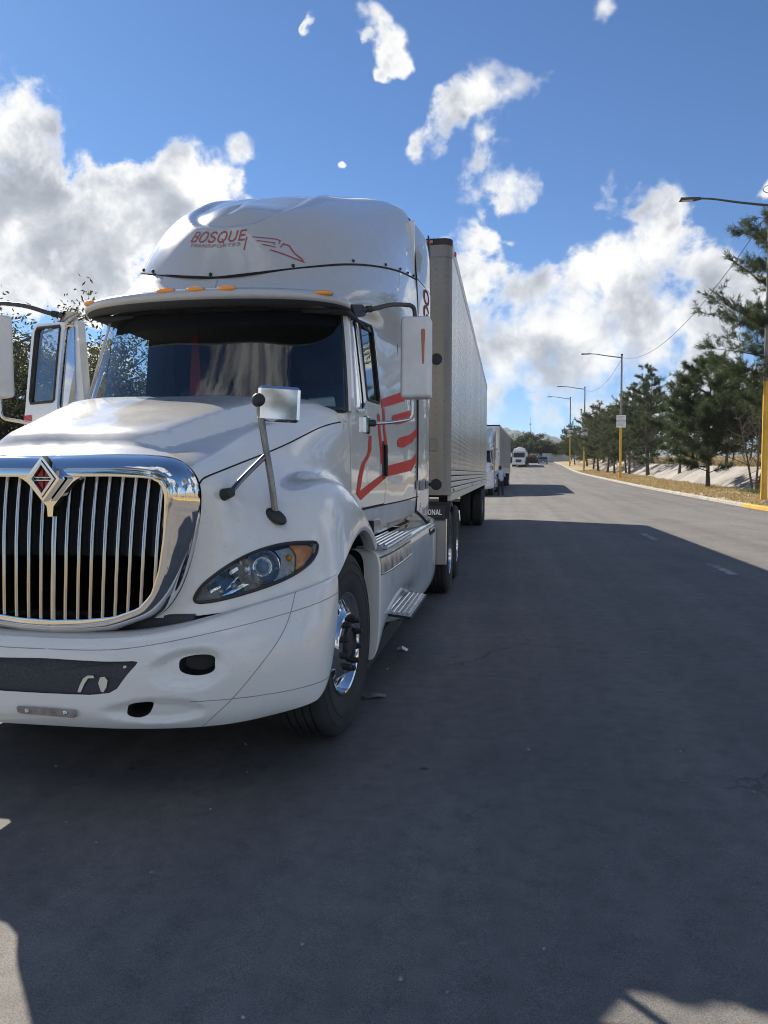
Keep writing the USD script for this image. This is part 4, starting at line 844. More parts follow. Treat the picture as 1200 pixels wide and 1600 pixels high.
    if detail:
        o('seam', line_on(RS, [(0.02, v_) for v_ in np.linspace(.05, 3.4, 20)], .003), 'grime', FA)
        for u_ in (-2.2, -1.5, -.1, 1.35, 2.9, 3.9, 4.6, 5.2, 5.75):
            p = FS(np.array([u_]), np.array([.11]))[0]; n_ = normal_of(FS, np.array([u_]), np.array([.11]))[0]
            o('fairing_bolt', trimesh.creation.icosphere(1, .013).apply_translation(p + n_ * .003), 'plastic', FA)
    # --- side extenders behind the sleeper
    E0 = Net([[(1.105, 7.60, 1.08), (1.115, 7.6, 1.6), (1.118, 7.60, 2.4), (1.112, 7.60, 3.1), (1.10, 7.60, 3.36)], [(1.13, 7.85, 1.08), (1.135, 7.85, 1.6), (1.137, 7.85, 2.4), (1.137, 7.85, 3.1), (1.128, 7.85, 3.36)],
              [(1.145, 8.1, 1.08), (1.15, 8.1, 1.6), (1.152, 8.1, 2.4), (1.155, 8.1, 3.1), (1.152, 8.1, 3.36)], [(1.15, 8.34, 1.08), (1.157, 8.34, 1.6), (1.16, 8.34, 2.4), (1.165, 8.34, 3.1), (1.165, 8.34, 3.36)]])
    E1 = Net([[(1.10, 7.615, 3.375), (1.08, 7.615, 3.64), (1.03, 7.615, 3.93), (.80, 7.615, 4.08), (.5, 7.615, 4.10)], [(1.13, 7.85, 3.375), (1.115, 7.85, 3.64), (1.075, 7.85, 3.93), (.88, 7.85, 4.07), (.5, 7.85, 4.09)],
              [(1.152, 8.1, 3.375), (1.143, 8.1, 3.64), (1.115, 8.1, 3.92), (.95, 8.1, 4.05), (.5, 8.1, 4.08)], [(1.165, 8.34, 3.375), (1.158, 8.34, 3.64), (1.135, 8.32, 3.90), (1.0, 8.3, 4.02), (.5, 8.3, 4.07)]])
    for s in (1, -1):
        for E_, mt, nm in ((E0, 'white', 'side_extender'), (E1, 'beige', 'roof_extender')):
            m = patch(E_, [(0, 0), (3, 0), (3, 4), (0, 4)], (), (.2, .2), sign=1); m = join(m, (m[0] - [.02, 0, 0.0], m[1][:, ::-1])); o(nm, m if s > 0 else mirror(m), mt, smooth=50)
        fl2 = prism([(8.345, 3.36), (8.52, 3.30), (8.50, 3.95), (8.345, 3.99)], 1.135, 1.150, 'yz'); o('extender_flap', fl2 if s > 0 else mirror(fl2), 'black', smooth=False)
        fl3 = prism([(8.345, 1.1), (8.43, 1.1), (8.43, 3.34), (8.345, 3.36)], 1.138, 1.150, 'yz'); o('extender_flap', fl3 if s > 0 else mirror(fl3), 'black', smooth=False)
        for z in ((2.69, 1.353)):
            kb = join(lathe([(0, .0), (.06, .004), (.062, .03), (.04, .05), (0, .055)], 20, 'y'), tube([(-.08, .03, 0), (0, .03, 0)], .018, 8))
            o('marker_knob', move(kb, (s * 1.235, 8.33, z)) if s > 0 else mirror(move(kb, (1.235, 8.33, z))), 'plastic', smooth=35)
        o('seam', tube([(s * 1.105, 7.61, 1.10), (s * 1.121, 7.61, 1.6), (s * 1.122, 7.61, 2.4), (s * 1.116, 7.61, 3.1), (s * 1.104, 7.61, 3.36), (s * 1.084, 7.61, 3.64), (s * 1.034, 7.61, 3.93), (s * .80, 7.61, 4.10)], .008, 6), 'seam', t)
    o('sleeper_back', box((-1.09, 7.55, 1.05), (1.09, 7.595, 3.9)), 'white', smooth=False)
    # --- sun visor with its marker lamps
    V0 = SNet([[(0, 5.14, 2.70), (0, 4.98, 2.692), (0, 4.845, 2.667), (0, 4.80, 2.628), (0, 4.825, 2.592), (0, 4.94, 2.590), (0, 5.08, 2.60)],
              [(.35, 5.17, 2.70), (.35, 5.01, 2.692), (.35, 4.872, 2.667), (.35, 4.828, 2.628), (.35, 4.853, 2.592), (.35, 4.965, 2.590), (.35, 5.10, 2.60)],
              [(.66, 5.24, 2.69), (.66, 5.08, 2.683), (.66, 4.945, 2.660), (.66, 4.905, 2.622), (.66, 4.928, 2.590), (.66, 5.04, 2.588), (.66, 5.16, 2.597)],
              [(.84, 5.32, 2.675), (.85, 5.17, 2.669), (.86, 5.05, 2.647), (.865, 5.02, 2.613), (.86, 5.04, 2.584), (.85, 5.13, 2.583), (.84, 5.24, 2.59)],
              [(.90, 5.40, 2.650), (.925, 5.30, 2.640), (.945, 5.18, 2.620), (.952, 5.155, 2.595), (.945, 5.17, 2.572), (.925, 5.25, 2.570), (.90, 5.33, 2.578)]], 0)
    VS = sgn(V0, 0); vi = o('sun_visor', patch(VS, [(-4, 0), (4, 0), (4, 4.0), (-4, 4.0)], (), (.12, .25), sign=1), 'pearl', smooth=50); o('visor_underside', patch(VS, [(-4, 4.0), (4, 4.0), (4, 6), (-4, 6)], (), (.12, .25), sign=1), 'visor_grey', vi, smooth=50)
    capv = V0(np.full(25, 4.0), np.linspace(0, 6, 25)); cm = (np.vstack([capv, capv.mean(0)]), np.array([(25, i, (i + 1) % 25) for i in range(25)])); o('visor_end', cm, 'white', vi); o('visor_end', mirror(cm), 'white', vi)
    for x in (-.83, -.205, .0, .205, .785):
        u_ = float(np.interp(abs(x), [0, .35, .66, .855, .94], [0, 1, 2, 3, 4])) * (1 if x >= 0 else -1); p = VS(np.array([u_]), np.array([2.35]))[0]
        lm = trimesh.creation.icosphere(2, 1.0).apply_scale([.062, .022, .017]); rz = -.32 if x > .5 else (.45 if x < -.5 else 0)
        base = trimesh.creation.icosphere(2, 1.0).apply_scale([.068, .014, .021])
        ml = o('marker_lamp', move(arr(base), p + [0, .006, 0], rz=-rz), 'grime', vi, smooth=True); o('marker_lens', move(arr(lm), p + [0, -.004, 0], rz=-rz), 'amber', ml, smooth=True)
    # --- driver's door mirror on its two arms (and the same on the passenger's door)
    def door_mirror(tf=lambda m: m):
        K = UsdGeom.Xform.Define(stage, numbered(P_(t) + '/door_mirror'))
        def shell(w, d):
            sp = [];
            for sx in (-1, 1):
                for sz, zz in ((-1, 2.035), (1, 2.645)):
                    for sy in (-1, 1):
                        s_ = trimesh.creation.icosphere(2, .032); s_.apply_translation((1.308 + sx * (w / 2 - .032), 5.90 + sy * (d / 2 - .032) - (.02 if sy < 0 and sz < 0 else 0), zz - sz * .032 + sz * .0)); sp.append(np.array(s_.vertices))
            return trimesh.convex.convex_hull(np.vstack(sp))
        o('mirror_housing', tf(arr(shell(.225, .17))), 'white_plastic', K, smooth=50)
        o('mirror_glass', tf(box((1.215, 5.982, 2.06), (1.40, 5.989, 2.62))), 'chrome', K, smooth=False)
        rl = box((1.352, 5.803, 2.19), (1.382, 5.832, 2.545), .008); o('mirror_reflector', tf(rl), 'amber_dull', K, smooth=False)
        o('mirror_arm', tf(tube(np.vstack([spline([(.97, 5.46, 2.625), (1.02, 5.5, 2.635), (1.14, 5.68, 2.70), (1.24, 5.84, 2.73)], 16), spline([(1.26, 5.865, 2.733), (1.285, 5.89, 2.718), (1.292, 5.90, 2.69), (1.293, 5.90, 2.62)], 10)]), .0165, 12)), 'pole_dark', K, smooth=60)
        o('mirror_arm', tf(tube(np.vstack([spline([(.985, 5.58, 1.835), (1.06, 5.66, 1.84), (1.16, 5.78, 1.857), (1.245, 5.88, 1.88)], 14), spline([(1.26, 5.893, 1.893), (1.272, 5.90, 1.92), (1.274, 5.90, 1.96), (1.274, 5.90, 2.06)], 10)]), .0135, 12)), 'alu', K, smooth=60)
        o('mirror_bracket', tf(arr(trimesh.convex.convex_hull(np.array([(.86, 5.40, 2.655), (.88, 5.46, 2.57), (.98, 5.43, 2.655), (.99, 5.48, 2.585), (.87, 5.62, 2.66), (.88, 5.62, 2.60), (1.0, 5.56, 2.64), (1.0, 5.57, 2.60)])))), 'chrome', K, smooth=False)
        o('mirror_bracket', tf(box((.955, 5.50, 1.755), (1.005, 5.61, 1.885), .012)), 'chrome', K, smooth=False)
        o('mirror_clamp', tf(join(tube([(.985, 5.56, 1.835), (1.03, 5.62, 1.838)], .026, 10), tube([(1.0, 5.48, 2.632), (1.03, 5.51, 2.64)], .024, 10))), 'plastic', K, smooth=40)
        return K
    door_mirror()
    if detail:
        a_ = math.radians(54); hx, hy = -.962, 5.135
        def swing(m):
            v, f = mirror(m); x, y = v[:, 0] - hx, v[:, 1] - hy; c, s_ = math.cos(a_), math.sin(a_); w = v.copy(); w[:, 0] = hx + c * x - s_ * y; w[:, 1] = hy + s_ * x + c * y; return w, f
        tag(door(t, swing if open_door else mirror), 'open passenger door swung out with its window')
        tag(door_mirror(swing if open_door else mirror), 'white mirror on the open passenger door')
        if open_door:
            rd = patch(SIDE, [(5.98, 1.5), (6.12, 1.52), (6.14, 1.93), (6.02, 1.93)], (), (.1, .1), lift=.004); o('stripe', swing(rd), 'red')
    # --- hood mirrors on their struts
    for s in (1, -1) if detail else ():
        K = UsdGeom.Xform.Define(stage, numbered(P_(t) + '/hood_mirror')); mm = (lambda m: m) if s > 0 else mirror
        b0 = HS(np.array([2.124]), np.array([4.932]))[0]; b1 = HS(np.array([.986]), np.array([4.072]))[0]; top = np.array([b0[0] - .075, b0[1] - .02, 1.83])
        jn = b0 + (top - b0) * .52
        o('strut', mm(tube(spline([b0 + [0, 0, .02], b0 + (top - b0) * .25 + [.006, 0, 0], jn + [.004, 0, 0], top], 24), .0165, 12)), 'steel_tube', K, smooth=60)
        o('strut', mm(tube(spline([b1 + [.03, -.02, .0], b1 + (jn - b1) * .4 + [.0, -.012, -.01], b1 + (jn - b1) * .8, jn], 14), .0135, 12)), 'steel_tube', K, smooth=60)
        n0 = normal_of(HS, np.array([2.124]), np.array([4.932]), sign=-1)[0]; n1 = normal_of(HS, np.array([.986]), np.array([4.072]), sign=-1)[0]
        ft = trimesh.creation.icosphere(3, 1.0); ft.apply_scale([.062, .040, .026]); q = trimesh.geometry.align_vectors([0, 0, 1], n0 * .8 + np.array([0, 0, .5])); ft.apply_transform(q); o('strut_foot', mm((arr(ft)[0] + b0 + n0 * .008, arr(ft)[1])), 'plastic', K, smooth=True)
        o('strut_foot', mm(tube([b1 - n1 * .01, b1 + (b1 * 0 + [.045, -.025, .012])], [.03, .022], 12)), 'plastic', K, smooth=40)
        c = top + [.085, .06, -.03]
        hs = rbox((0, 0, 0), (.20, .10, .17), .014); o('mirror_head', mm(move(hs, c, rz=.30, ry=.05)), 'chrome', K, smooth=False)
        bl = trimesh.creation.icosphere(3, .034); bl.apply_scale([1, .8, 1]); o('ball_joint', mm((arr(bl)[0] + top + [0.005, -.005, -.012], arr(bl)[1])), 'plastic', K, smooth=True)
    # --- inside of the cab
    I = UsdGeom.Xform.Define(stage, numbered(P_(t) + '/cab_interior'))
    o('dashboard', join(box((-.90, 5.05, 1.60), (.90, 5.42, 1.865), .03), box((-.90, 5.0, 1.60), (.90, 5.1, 1.872), .02)), 'dash', I, smooth=40)
    o('curtain', box((-1.02, 6.75, 1.15), (1.04, 6.80, 2.75)), 'curtain', I, smooth=False)
    o('headliner', box((-.93, 5.18, 2.56), (.93, 6.76, 2.585)), 'flap_dark', I, smooth=False)
    o('floor', box((-.93, 5.1, 1.15), (.93, 6.76, 1.2)), 'curtain', I, smooth=False)
    o('sun_flap', patch(WS, [(-3.7, 2.50), (3.7, 2.62), (3.7, 2.95), (-3.7, 2.95)], (), (.3, .2), lift=-.05), 'flap_dark', I)
    for x in (-.48, .48):
        o('seat', join(box((x - .26, 5.75, 1.42), (x + .26, 6.25, 1.55), .04), box((x - .26, 6.2, 1.5), (x + .26, 6.34, 2.2), .05), box((x - .15, 6.22, 2.2), (x + .15, 6.31, 2.42), .04)), 'curtain', I, smooth=False)
    th = np.linspace(0, 2 * PI, 37)[:-1]; o('steering_wheel', join(tube(np.stack([.48 + .225 * np.cos(th), 5.56 + .09 * np.sin(th), 1.86 + .20 * np.sin(th)], -1), .016, 8, closed=True), tube([(.48, 5.42, 1.7), (.48, 5.56, 1.86)], .03, 8), tube([(.28, 5.56, 1.86), (.68, 5.56, 1.86)], .018, 8)), 'plastic', I, smooth=50)
    if detail:
        o('paper_roll', move(lathe([(.018, -.085), (.05, -.085), (.053, -.08), (.053, .08), (.05, .085), (.018, .085)], 24, 'x'), (.76, 5.12, 1.928), rz=.35, ry=-.12), 'paper', I, smooth=35)
        cp = trimesh.creation.icosphere(3, 1.0); cp.apply_scale([.10, .11, .06]); o('cap', (arr(cp)[0] + [-.50, 5.16, 1.885], arr(cp)[1]), 'teal', I, smooth=True)
        o('hanging_cloth', prism([(-.34, 1.99), (-.26, 1.99), (-.25, 2.20), (-.27, 2.50), (-.31, 2.50), (-.33, 2.2)], 5.50, 5.53, 'xz'), 'interior_red', I, smooth=False)
        o('bag', rbox((-.33, 5.5, 1.94), (.16, .10, .16), .03), 'teal', I, smooth=False)
    # --- steps and the side fairing over the tanks
    for s in (1, -1):
        mm = (lambda m: m) if s > 0 else mirror
        SK = Net([[(1.00, 4.93, .98), (1.155, 4.93, .95), (1.18, 4.93, .80), (1.178, 4.93, .55), (1.165, 4.93, .36), (1.13, 4.93, .26)], [(1.02, 5.3, .985), (1.19, 5.3, .955), (1.215, 5.3, .80), (1.205, 5.3, .58), (1.15, 5.3, .40), (1.11, 5.3, .27)],
                  [(1.02, 6.1, .985), (1.20, 6.1, .955), (1.225, 6.1, .80), (1.21, 6.1, .60), (1.10, 6.1, .43), (1.06, 6.1, .27)], [(1.02, 6.9, .985), (1.20, 6.9, .955), (1.225, 6.9, .80), (1.215, 6.9, .58), (1.15, 6.9, .41), (1.11, 6.9, .27)],
                  [(1.02, 7.7, .985), (1.20, 7.7, .955), (1.225, 7.7, .80), (1.22, 7.7, .56), (1.205, 7.7, .38), (1.17, 7.7, .27)], [(1.02, 8.5, .985), (1.20, 8.5, .955), (1.225, 8.5, .80), (1.222, 8.5, .57), (1.21, 8.5, .40), (1.18, 8.5, .30)],
                  [(1.0, 8.84, .98), (1.14, 8.86, .95), (1.16, 8.87, .80), (1.155, 8.86, .58), (1.14, 8.80, .44), (1.11, 8.72, .34)]])
        sk = o('side_fairing', mm(patch(SK, [(0, 0), (6, 0), (6, 5), (0, 5)], (), (.12, .16), sign=-1)), 'white', smooth=50)
        fr = SK(np.zeros(30), np.linspace(0, 5, 30)); k = 30; i = np.arange(k - 1); o('fairing_front', mm((np.vstack([fr, fr - [.10, -.01, 0]]), np.stack([i, i + 1, i + 1 + k, i + k], 1))), 'white', sk, smooth=50)
        rr_ = SK(np.full(30, 6.0), np.linspace(0, 5, 30)); o('fairing_end', mm((np.vstack([rr_, rr_ - [.3, .0, 0]]), np.stack([i, i + k, i + 1 + k, i + 1], 1))), 'white', sk, smooth=50)
        if s > 0 and detail:
            o('seam', line_on(SK, [(4.98, v_) for v_ in np.linspace(.9, 5, 20)], .004, sign=-1), 'seam', sk)
            # recessed upper kick plate with its aluminium treads
            o('kick_plate', patch(SK, [(.25, 1.25), (2.15, 1.25), (2.15, 1.95), (.25, 1.95)], (), (.2, .2), lift=.004, sign=-1), 'tread_plate', sk, smooth=50)
            for v_ in (1.27, 1.93): o('kick_plate_edge', line_on(SK, [(u_, v_) for u_ in np.linspace(.22, 2.2, 20)], .007, sign=-1), 'chrome', sk)
            o('grab_slot', patch(SK, [(4.05, 1.35), (4.75, 1.35), (4.78, 1.45), (4.72, 1.75), (4.1, 1.75), (4.03, 1.65)], (), (.2, .2), lift=.004, sign=-1), 'seam', sk); o('grab_rail', line_on(SK, [(u_, 1.45) for u_ in np.linspace(4.1, 4.7, 8)], .012, lift=.012, sign=-1), 'alu', sk)
            bx = rbox((1.075, 8.02, 1.06), (.15, .55, .15), .02); o('tank_box', bx, 'white', smooth=False)
            o('strap', tube(spline([(1.10, 7.62, 1.10), (1.15, 7.66, 1.05), (1.185, 7.75, .995), (1.2, 7.95, .985)], 14), .016, 8), 'plastic', smooth=50)
        sp = o('upper_step', mm(box((1.02, 4.96, .975), (1.235, 6.22, .997))), 'tread_plate', smooth=False)
        for k_ in range(5): o('tread', mm(box((1.035 + k_ * .04, 5.0, .997), (1.052 + k_ * .04, 6.18, 1.009))), 'alu', sp, smooth=False)
        for k_ in (): o('tread_slot', mm(box((1.04, 5.05 + k_ * .135, .9975), (1.22, 5.065 + k_ * .135, 1.0105), .002)), 'seam', sp, smooth=False) if k_ % 2 else None
        lp = o('lower_step', mm(arr(trimesh.convex.convex_hull(np.array([(1.06, 5.72, .425), (1.30, 5.60, .425), (1.30, 6.66, .425), (1.06, 6.86, .425), (1.06, 5.74, .35), (1.285, 5.62, .395), (1.285, 6.65, .395), (1.06, 6.84, .35)])))), 'tread_plate', smooth=False)
        for k_ in range(5): o('tread', mm(box((1.10 + k_ * .04, 5.74 - k_ * .017, .425), (1.122 + k_ * .04, 6.74 - k_ * .02, .437))), 'alu', lp, smooth=False)
        for k_ in (): o('tread_slot', mm(box((1.085, 5.80 + k_ * .115, .4255), (1.285, 5.822 + k_ * .115, .4385), .002)), 'seam', lp, smooth=False)
        o('step_edge', mm(tube([(1.06, 5.715, .42), (1.302, 5.592, .415), (1.302, 6.665, .415), (1.06, 6.87, .42)], .010, 6)), 'plastic', lp)
        sb = patch(lambda a_, b_: np.stack([.99 + 0 * a_, a_, b_], -1), [(5.05, 1.0), (7.62, 1.0), (7.62, 1.12), (5.05, 1.12)], (), (.3, .1)); o('tank_side', mm(sb), 'beige', smooth=False)
        o('skirt_rubber', mm(box((1.06, 5.0, .16), (1.09, 8.7, .30))), 'black', smooth=False)
        o('wheel_well', mm(join(box((.55, 3.95, 1.12), (1.0, 5.0, 1.135)), box((.55, 5.0, .35), (1.13, 5.04, 1.16)), box((.54, 3.66, .4), (.56, 5.05, 1.12)), box((.56, 3.66, .5), (.80, 3.69, 1.0)))), 'seam', smooth=False)
    # --- chassis
    o('chassis', join(box((-.43, 3.5, .70), (-.34, 11.9, .98)), box((.34, 3.5, .70), (.43, 11.9, .98)), box((-1.0, 5.1, .45), (1.0, 8.7, .95)), box((-.6, 3.3, .45), (.6, 5.2, 1.1)), tube([(-.95, 4.28, .5), (.95, 4.28, .5)], .06, 8), tube([(-1.1, 9.63, .52), (1.1, 9.63, .52)], .11, 10), tube([(-1.1, 10.98, .52), (1.1, 10.98, .52)], .11, 10), box((-.45, 9.8, .98), (.45, 10.8, 1.16))), 'chassis', smooth=False)
    for s in (1, -1):
        wheel(t, s * .972, 4.28, s, True, OFF, steer=-5.0)
        for y in (9.63, 10.98): wheel(t, s * 1.155, y, s, False, OFF)
        arc = [(9.63 + .60 * math.cos(a), .50 + .60 * math.sin(a)) for a in np.linspace(math.radians(178), math.radians(60), 14)]
        fd = [(y - .0, z) for y, z in arc]; poly = sg.LineString(fd).buffer(.018, cap_style=2); m = prism(poly, .82, 1.31, 'yz'); qf = o('quarter_fender', m if s > 0 else mirror(m), 'plastic', smooth=40)
        pn = box((.86, 8.905, .42), (1.30, 8.925, .93)); o('mud_guard', pn if s > 0 else mirror(pn), 'beige', qf, smooth=False)
        o('mud_guard_frame', mirror(box((1.29, 8.895, .42), (1.31, 8.93, .95))) if s < 0 else box((1.29, 8.895, .42), (1.31, 8.93, .95)), 'alu', qf, smooth=False)
    tx = text('INTERNATIONAL', .058, .004, True); w_ = tx[0][:, 0].max(); tx = (tx[0] * [.50 / w_, 1, 1], tx[1])
    for s in (1, -1): o('fender_plate', box((.72 * s - .0 if s > 0 else -1.28, 8.86, .955), (1.28 if s > 0 else -.72, 8.90, 1.10)), 'plastic', smooth=False); o('fender_lettering', move(tx, (.755 if s > 0 else -1.255, 8.857, 1.0), rx=PI / 2), 'white_plain', smooth=False)
    o('clearance_lamp', trimesh.creation.icosphere(2, 1.0).apply_scale([.02, .075, .038]).apply_translation((side_x(7.82, 1.15) + .005, 7.82, 1.15)), 'amber', smooth=True)
    # --- livery
    if livery:
        def dec(L, mt='red', nm='stripe', l=.004): o(nm, patch(SIDE, L, (), (.08, .06), lift=l), mt, smooth=40)
        dec([(6.112, 2.054), (6.95, 2.207), (6.95, 2.119), (6.124, 1.988)])
        dec([(6.497, 1.958), (7.313, 2.071), (7.489, 2.085), (7.35, 1.985), (6.668, 1.891), (6.523, 1.888), (6.463, 1.918)])
        dec([(6.65, 1.757), (6.744, 1.784), (7.244, 1.837), (7.535, 1.90), (7.905, 2.007), (7.918, 1.932), (7.33, 1.768), (6.86, 1.699), (6.688, 1.700), (6.645, 1.722)])
        dec([(6.262, 1.512), (6.35, 1.537), (7.303, 1.605), (7.568, 1.669), (7.539, 1.59), (7.304, 1.502), (6.317, 1.448), (5.409, 1.282), (5.269, 1.331), (5.378, 1.344), (6.171, 1.473)])
        dec([(5.269, 1.331), (5.335, 1.44), (5.40, 1.51), (5.46, 1.548), (5.60, 1.60), (5.655, 1.645), (5.671, 1.749), (5.755, 1.753), (5.748, 1.645), (5.66, 1.585), (5.543, 1.538), (5.46, 1.455), (5.378, 1.344)])
        dec([(5.955, 1.937), (6.022, 1.93), (6.035, 1.862), (6.117, 1.648), (6.135, 1.545), (6.064, 1.544), (6.047, 1.646), (5.954, 1.859)])
        dec([(6.134, 1.988), (6.215, 1.996), (6.207, 1.843), (6.333, 1.654), (6.281, 1.611), (6.215, 1.683), (6.140, 1.839)])
        def on(fn, mesh, u0, v0, ku, kv, slant=0.0, lift=.004, pw=lambda v: v):
            """lettering laid on a surface: x runs along u, y along v"""
            v, f = trimesh.remesh.subdivide_to_size(np.array(mesh[0]), np.array(mesh[1]), .03)
            U = u0 + (v[:, 0] + slant * v[:, 1]) * ku; W = v0 + v[:, 1] * kv; p = fn(U, W); n = normal_of(fn, U, W); return p + n * (lift + v[:, 2:3]), f
        bq = text('BOSQUE', .10, .001, False); wb = bq[0][:, 0].max(); bq = (bq[0] * [.46 / wb, 1, 1], bq[1])
        o('lettering', on(FS, bq, -.66, 1.08, 2.45, 3.6, .25), 'roof_red', FA, False)
        tp = text('TRANSPORTES', .026, .001, False); wt = tp[0][:, 0].max(); tp = (tp[0] * [.41 / wt, 1, 1], tp[1]); o('lettering', on(FS, tp, -.62, .93, 2.45, 3.6, .2), 'ghost_text', FA, False)
        o('logo_bar', patch(FS, [(.442, .76), (.466, .76), (.528, 1.18), (.500, 1.18)], (), (.03, .06), lift=.003), 'roof_red', FA)
        def stroke(pts, w=.020, n=20):
            q = sg.LineString(pts).buffer(w / 2, cap_style=2, join_style=2); o('logo_line', patch(FS, np.array(q.exterior.coords)[:-1], (), (.05, .05), lift=.003), 'roof_red', FA)
        a_ = lambda L: [(u_, v_) for u_, v_ in L]
        stroke(a_([(.62, 1.16), (.85, 1.08), (1.07, 1.00), (1.16, .93), (1.13, .84)]), .026); stroke(a_([(.70, 1.02), (.88, .95), (1.04, .88), (1.03, .82)]), .026); stroke(a_([(.80, .88), (.95, .80), (1.05, .74)]), .026); stroke(a_([(.94, .68), (1.2, .50), (1.45, .30), (1.58, .20), (1.55, .30), (1.42, .50), (1.33, .74), (1.22, .82), (1.15, .72)]), .034)
        # BOSQUE painted upright on the extender
        def ext(u, v): return E0(np.clip(u, 0.02, 2.98), np.clip(v, .02, 3.98))
        for ch, zt, hh in (('O', 3.352, .150), ('G', 3.194, .160), ('O', 3.02, .16)):
            vt = text(ch, 1.0, .001, True); V, F = trimesh.remesh.subdivide_to_size(vt[0], vt[1], .12); V = V - V.min(0); V = V / V.max(0)
            yy = 7.90 + V[:, 0] * .34; zz = zt - hh + V[:, 1] * hh; P = np.stack([np.interp(yy, [7.6, 7.85, 8.1, 8.34], [1.118, 1.139, 1.156, 1.164]) + .004, yy, zz], -1); o('lettering', (P, F), 'faded_red', smooth=False)
        for (y0_, y1_, z0_, z1_) in ((7.52, 7.60, 1.315, 1.40), (7.70, 7.92, 1.30, 1.40), (8.06, 8.24, 1.31, 1.395)):
            pg_ = sg.box(y0_ + .02, z0_ + .02, y1_ - .02, z1_ - .02).buffer(.02); q_ = np.array(pg_.exterior.coords)[:-1]
            o('grey_mark', (lambda m: (m[0] + [.006, 0, 0], m[1]))(patch(lambda y, z: np.stack([np.interp(y, [7.5, 7.6, 7.85, 8.1, 8.34], [1.11, 1.114, 1.137, 1.152, 1.159]), y, z], -1), q_, (), (.06, .06))), 'grey_mark', smooth=False)
        for k_ in range(4): o('plate_print', patch(SIDE, [(7.515, 1.585 - k_ * .045), (7.59, 1.585 - k_ * .045), (7.59, 1.57 - k_ * .045), (7.515, 1.57 - k_ * .045)], (), (.1, .1), lift=.0045), 'roof_red' if k_ == 1 else 'grey_mark', smooth=False)
        o('data_plate', patch(SIDE, [(7.50, 1.62), (7.60, 1.62), (7.60, 1.29), (7.50, 1.28)], (), (.1, .1), lift=.002), 'pearl', smooth=False)
    return t
M['roof_red'] = plain('roof_lettering_red', (0.34, 0.09, 0.085), 0.5, specular_ior_level=0.2); M['grey_mark'] = plain('grey_lettering', (0.20, 0.205, 0.21), 0.5)
M['ghost_text'] = plain('ghost_lettering', (0.30, 0.22, 0.21), 0.5, specular_ior_level=0.2)
M['headlamp_dark'] = plain('headlamp_housing', (0.03, 0.045, 0.07), 0.25, 0.4)
M['lamp_silver'] = mottled('lamp_reflector_silver', (0.45, 0.42, 0.36), (0.62, 0.58, 0.50), 20.0, 0.25, 0.4, metal=0.6)
M['lens_blue'] = plain('projector_glass', (0.15, 0.20, 0.26), 0.05, coat=1.0)
M['vent_glass'] = glass_mat('vent_glass', (0.10, 0.11, 0.12), 4.5, 0.02)
M['white_plastic'] = mottled('white_plastic', (0.60, 0.60, 0.58), (0.70, 0.70, 0.68), 5.0, 0.38, 0.5, speck=(70.0, .72, (.3, .28, .25)))
M['steel_tube'] = mottled('brushed_tube', (0.20, 0.195, 0.19), (0.30, 0.29, 0.28), 9.0, 0.15, 0.26, metal=1.0)
TR = (-2.0, 3.1, 0.0)
tractor('semi_truck', 'large white semi truck with chrome grille and red stripes, passenger door open', TR, group='trucks parked in the queue')

# ------------------------------------------------------------------ the box trailer behind the tractor
def quilt(name, c1, c2, metal, rough, depth):
    n = {'t': ('texture_coordinate', {}), 'm1': ('mapping', {'rotation': (PI / 4, 0, 0)}), 'w1': ('wave_texture', {'bands_direction': 'y', 'scale': 3.4}), 'w2': ('wave_texture', {'bands_direction': 'z', 'scale': 3.4}),
         'mu': ('math', {'math_type': 'multiply'}), 'b': ('bump', {'strength': 0.9, 'distance': depth}), 'mz': ('mapping', {'scale': (1.0, 2.2, 0.35)}), 'n': ('noise_texture', {'scale': 1.3, 'detail': 8.0, 'roughness': 0.7}), 'r': ('rgb_ramp', {'ramp': [(.35, c1), (.7, c2)]}),
         'o': ('object_info', {}), 'h': ('hsv', {}), 'hv': ('map_range', {'to_min': .86, 'to_max': 1.06}),
         'p': ('principled_bsdf', {'metallic': metal, 'roughness': rough})}
    return mat(name, n, [('t.object', 'm1.vector'), ('m1.vector', 'w1.vector'), ('m1.vector', 'w2.vector'), ('w1.fac', 'mu.value1'), ('w2.fac', 'mu.value2'), ('mu.value', 'b.height'), ('b.normal', 'p.normal'), ('t.object', 'mz.vector'), ('mz.vector', 'n.vector'), ('n.fac', 'r.fac'),
                         ('o.random', 'hv.value'), ('hv.result', 'h.value'), ('r.color', 'h.color'), ('h.color', 'p.base_color')])
M['quilt'] = quilt('quilted_steel', (0.46, 0.455, 0.44), (0.66, 0.655, 0.63), 0.85, 0.24, 0.02)
M['quilt_grey'] = quilt('grey_trailer_side', (0.17, 0.175, 0.185), (0.23, 0.235, 0.245), 0.3, 0.45, 0.006)
M['trailer_alu'] = mottled('trailer_front_aluminium', (0.17, 0.160, 0.142), (0.26, 0.247, 0.222), 1.2, 0.36, 0.5, metal=0.45, stretch=(1, 1, .3))
M['rail_alu'] = mottled('trailer_rail', (0.48, 0.46, 0.42), (0.62, 0.60, 0.56), 2.0, 0.35, 0.5, metal=0.7)
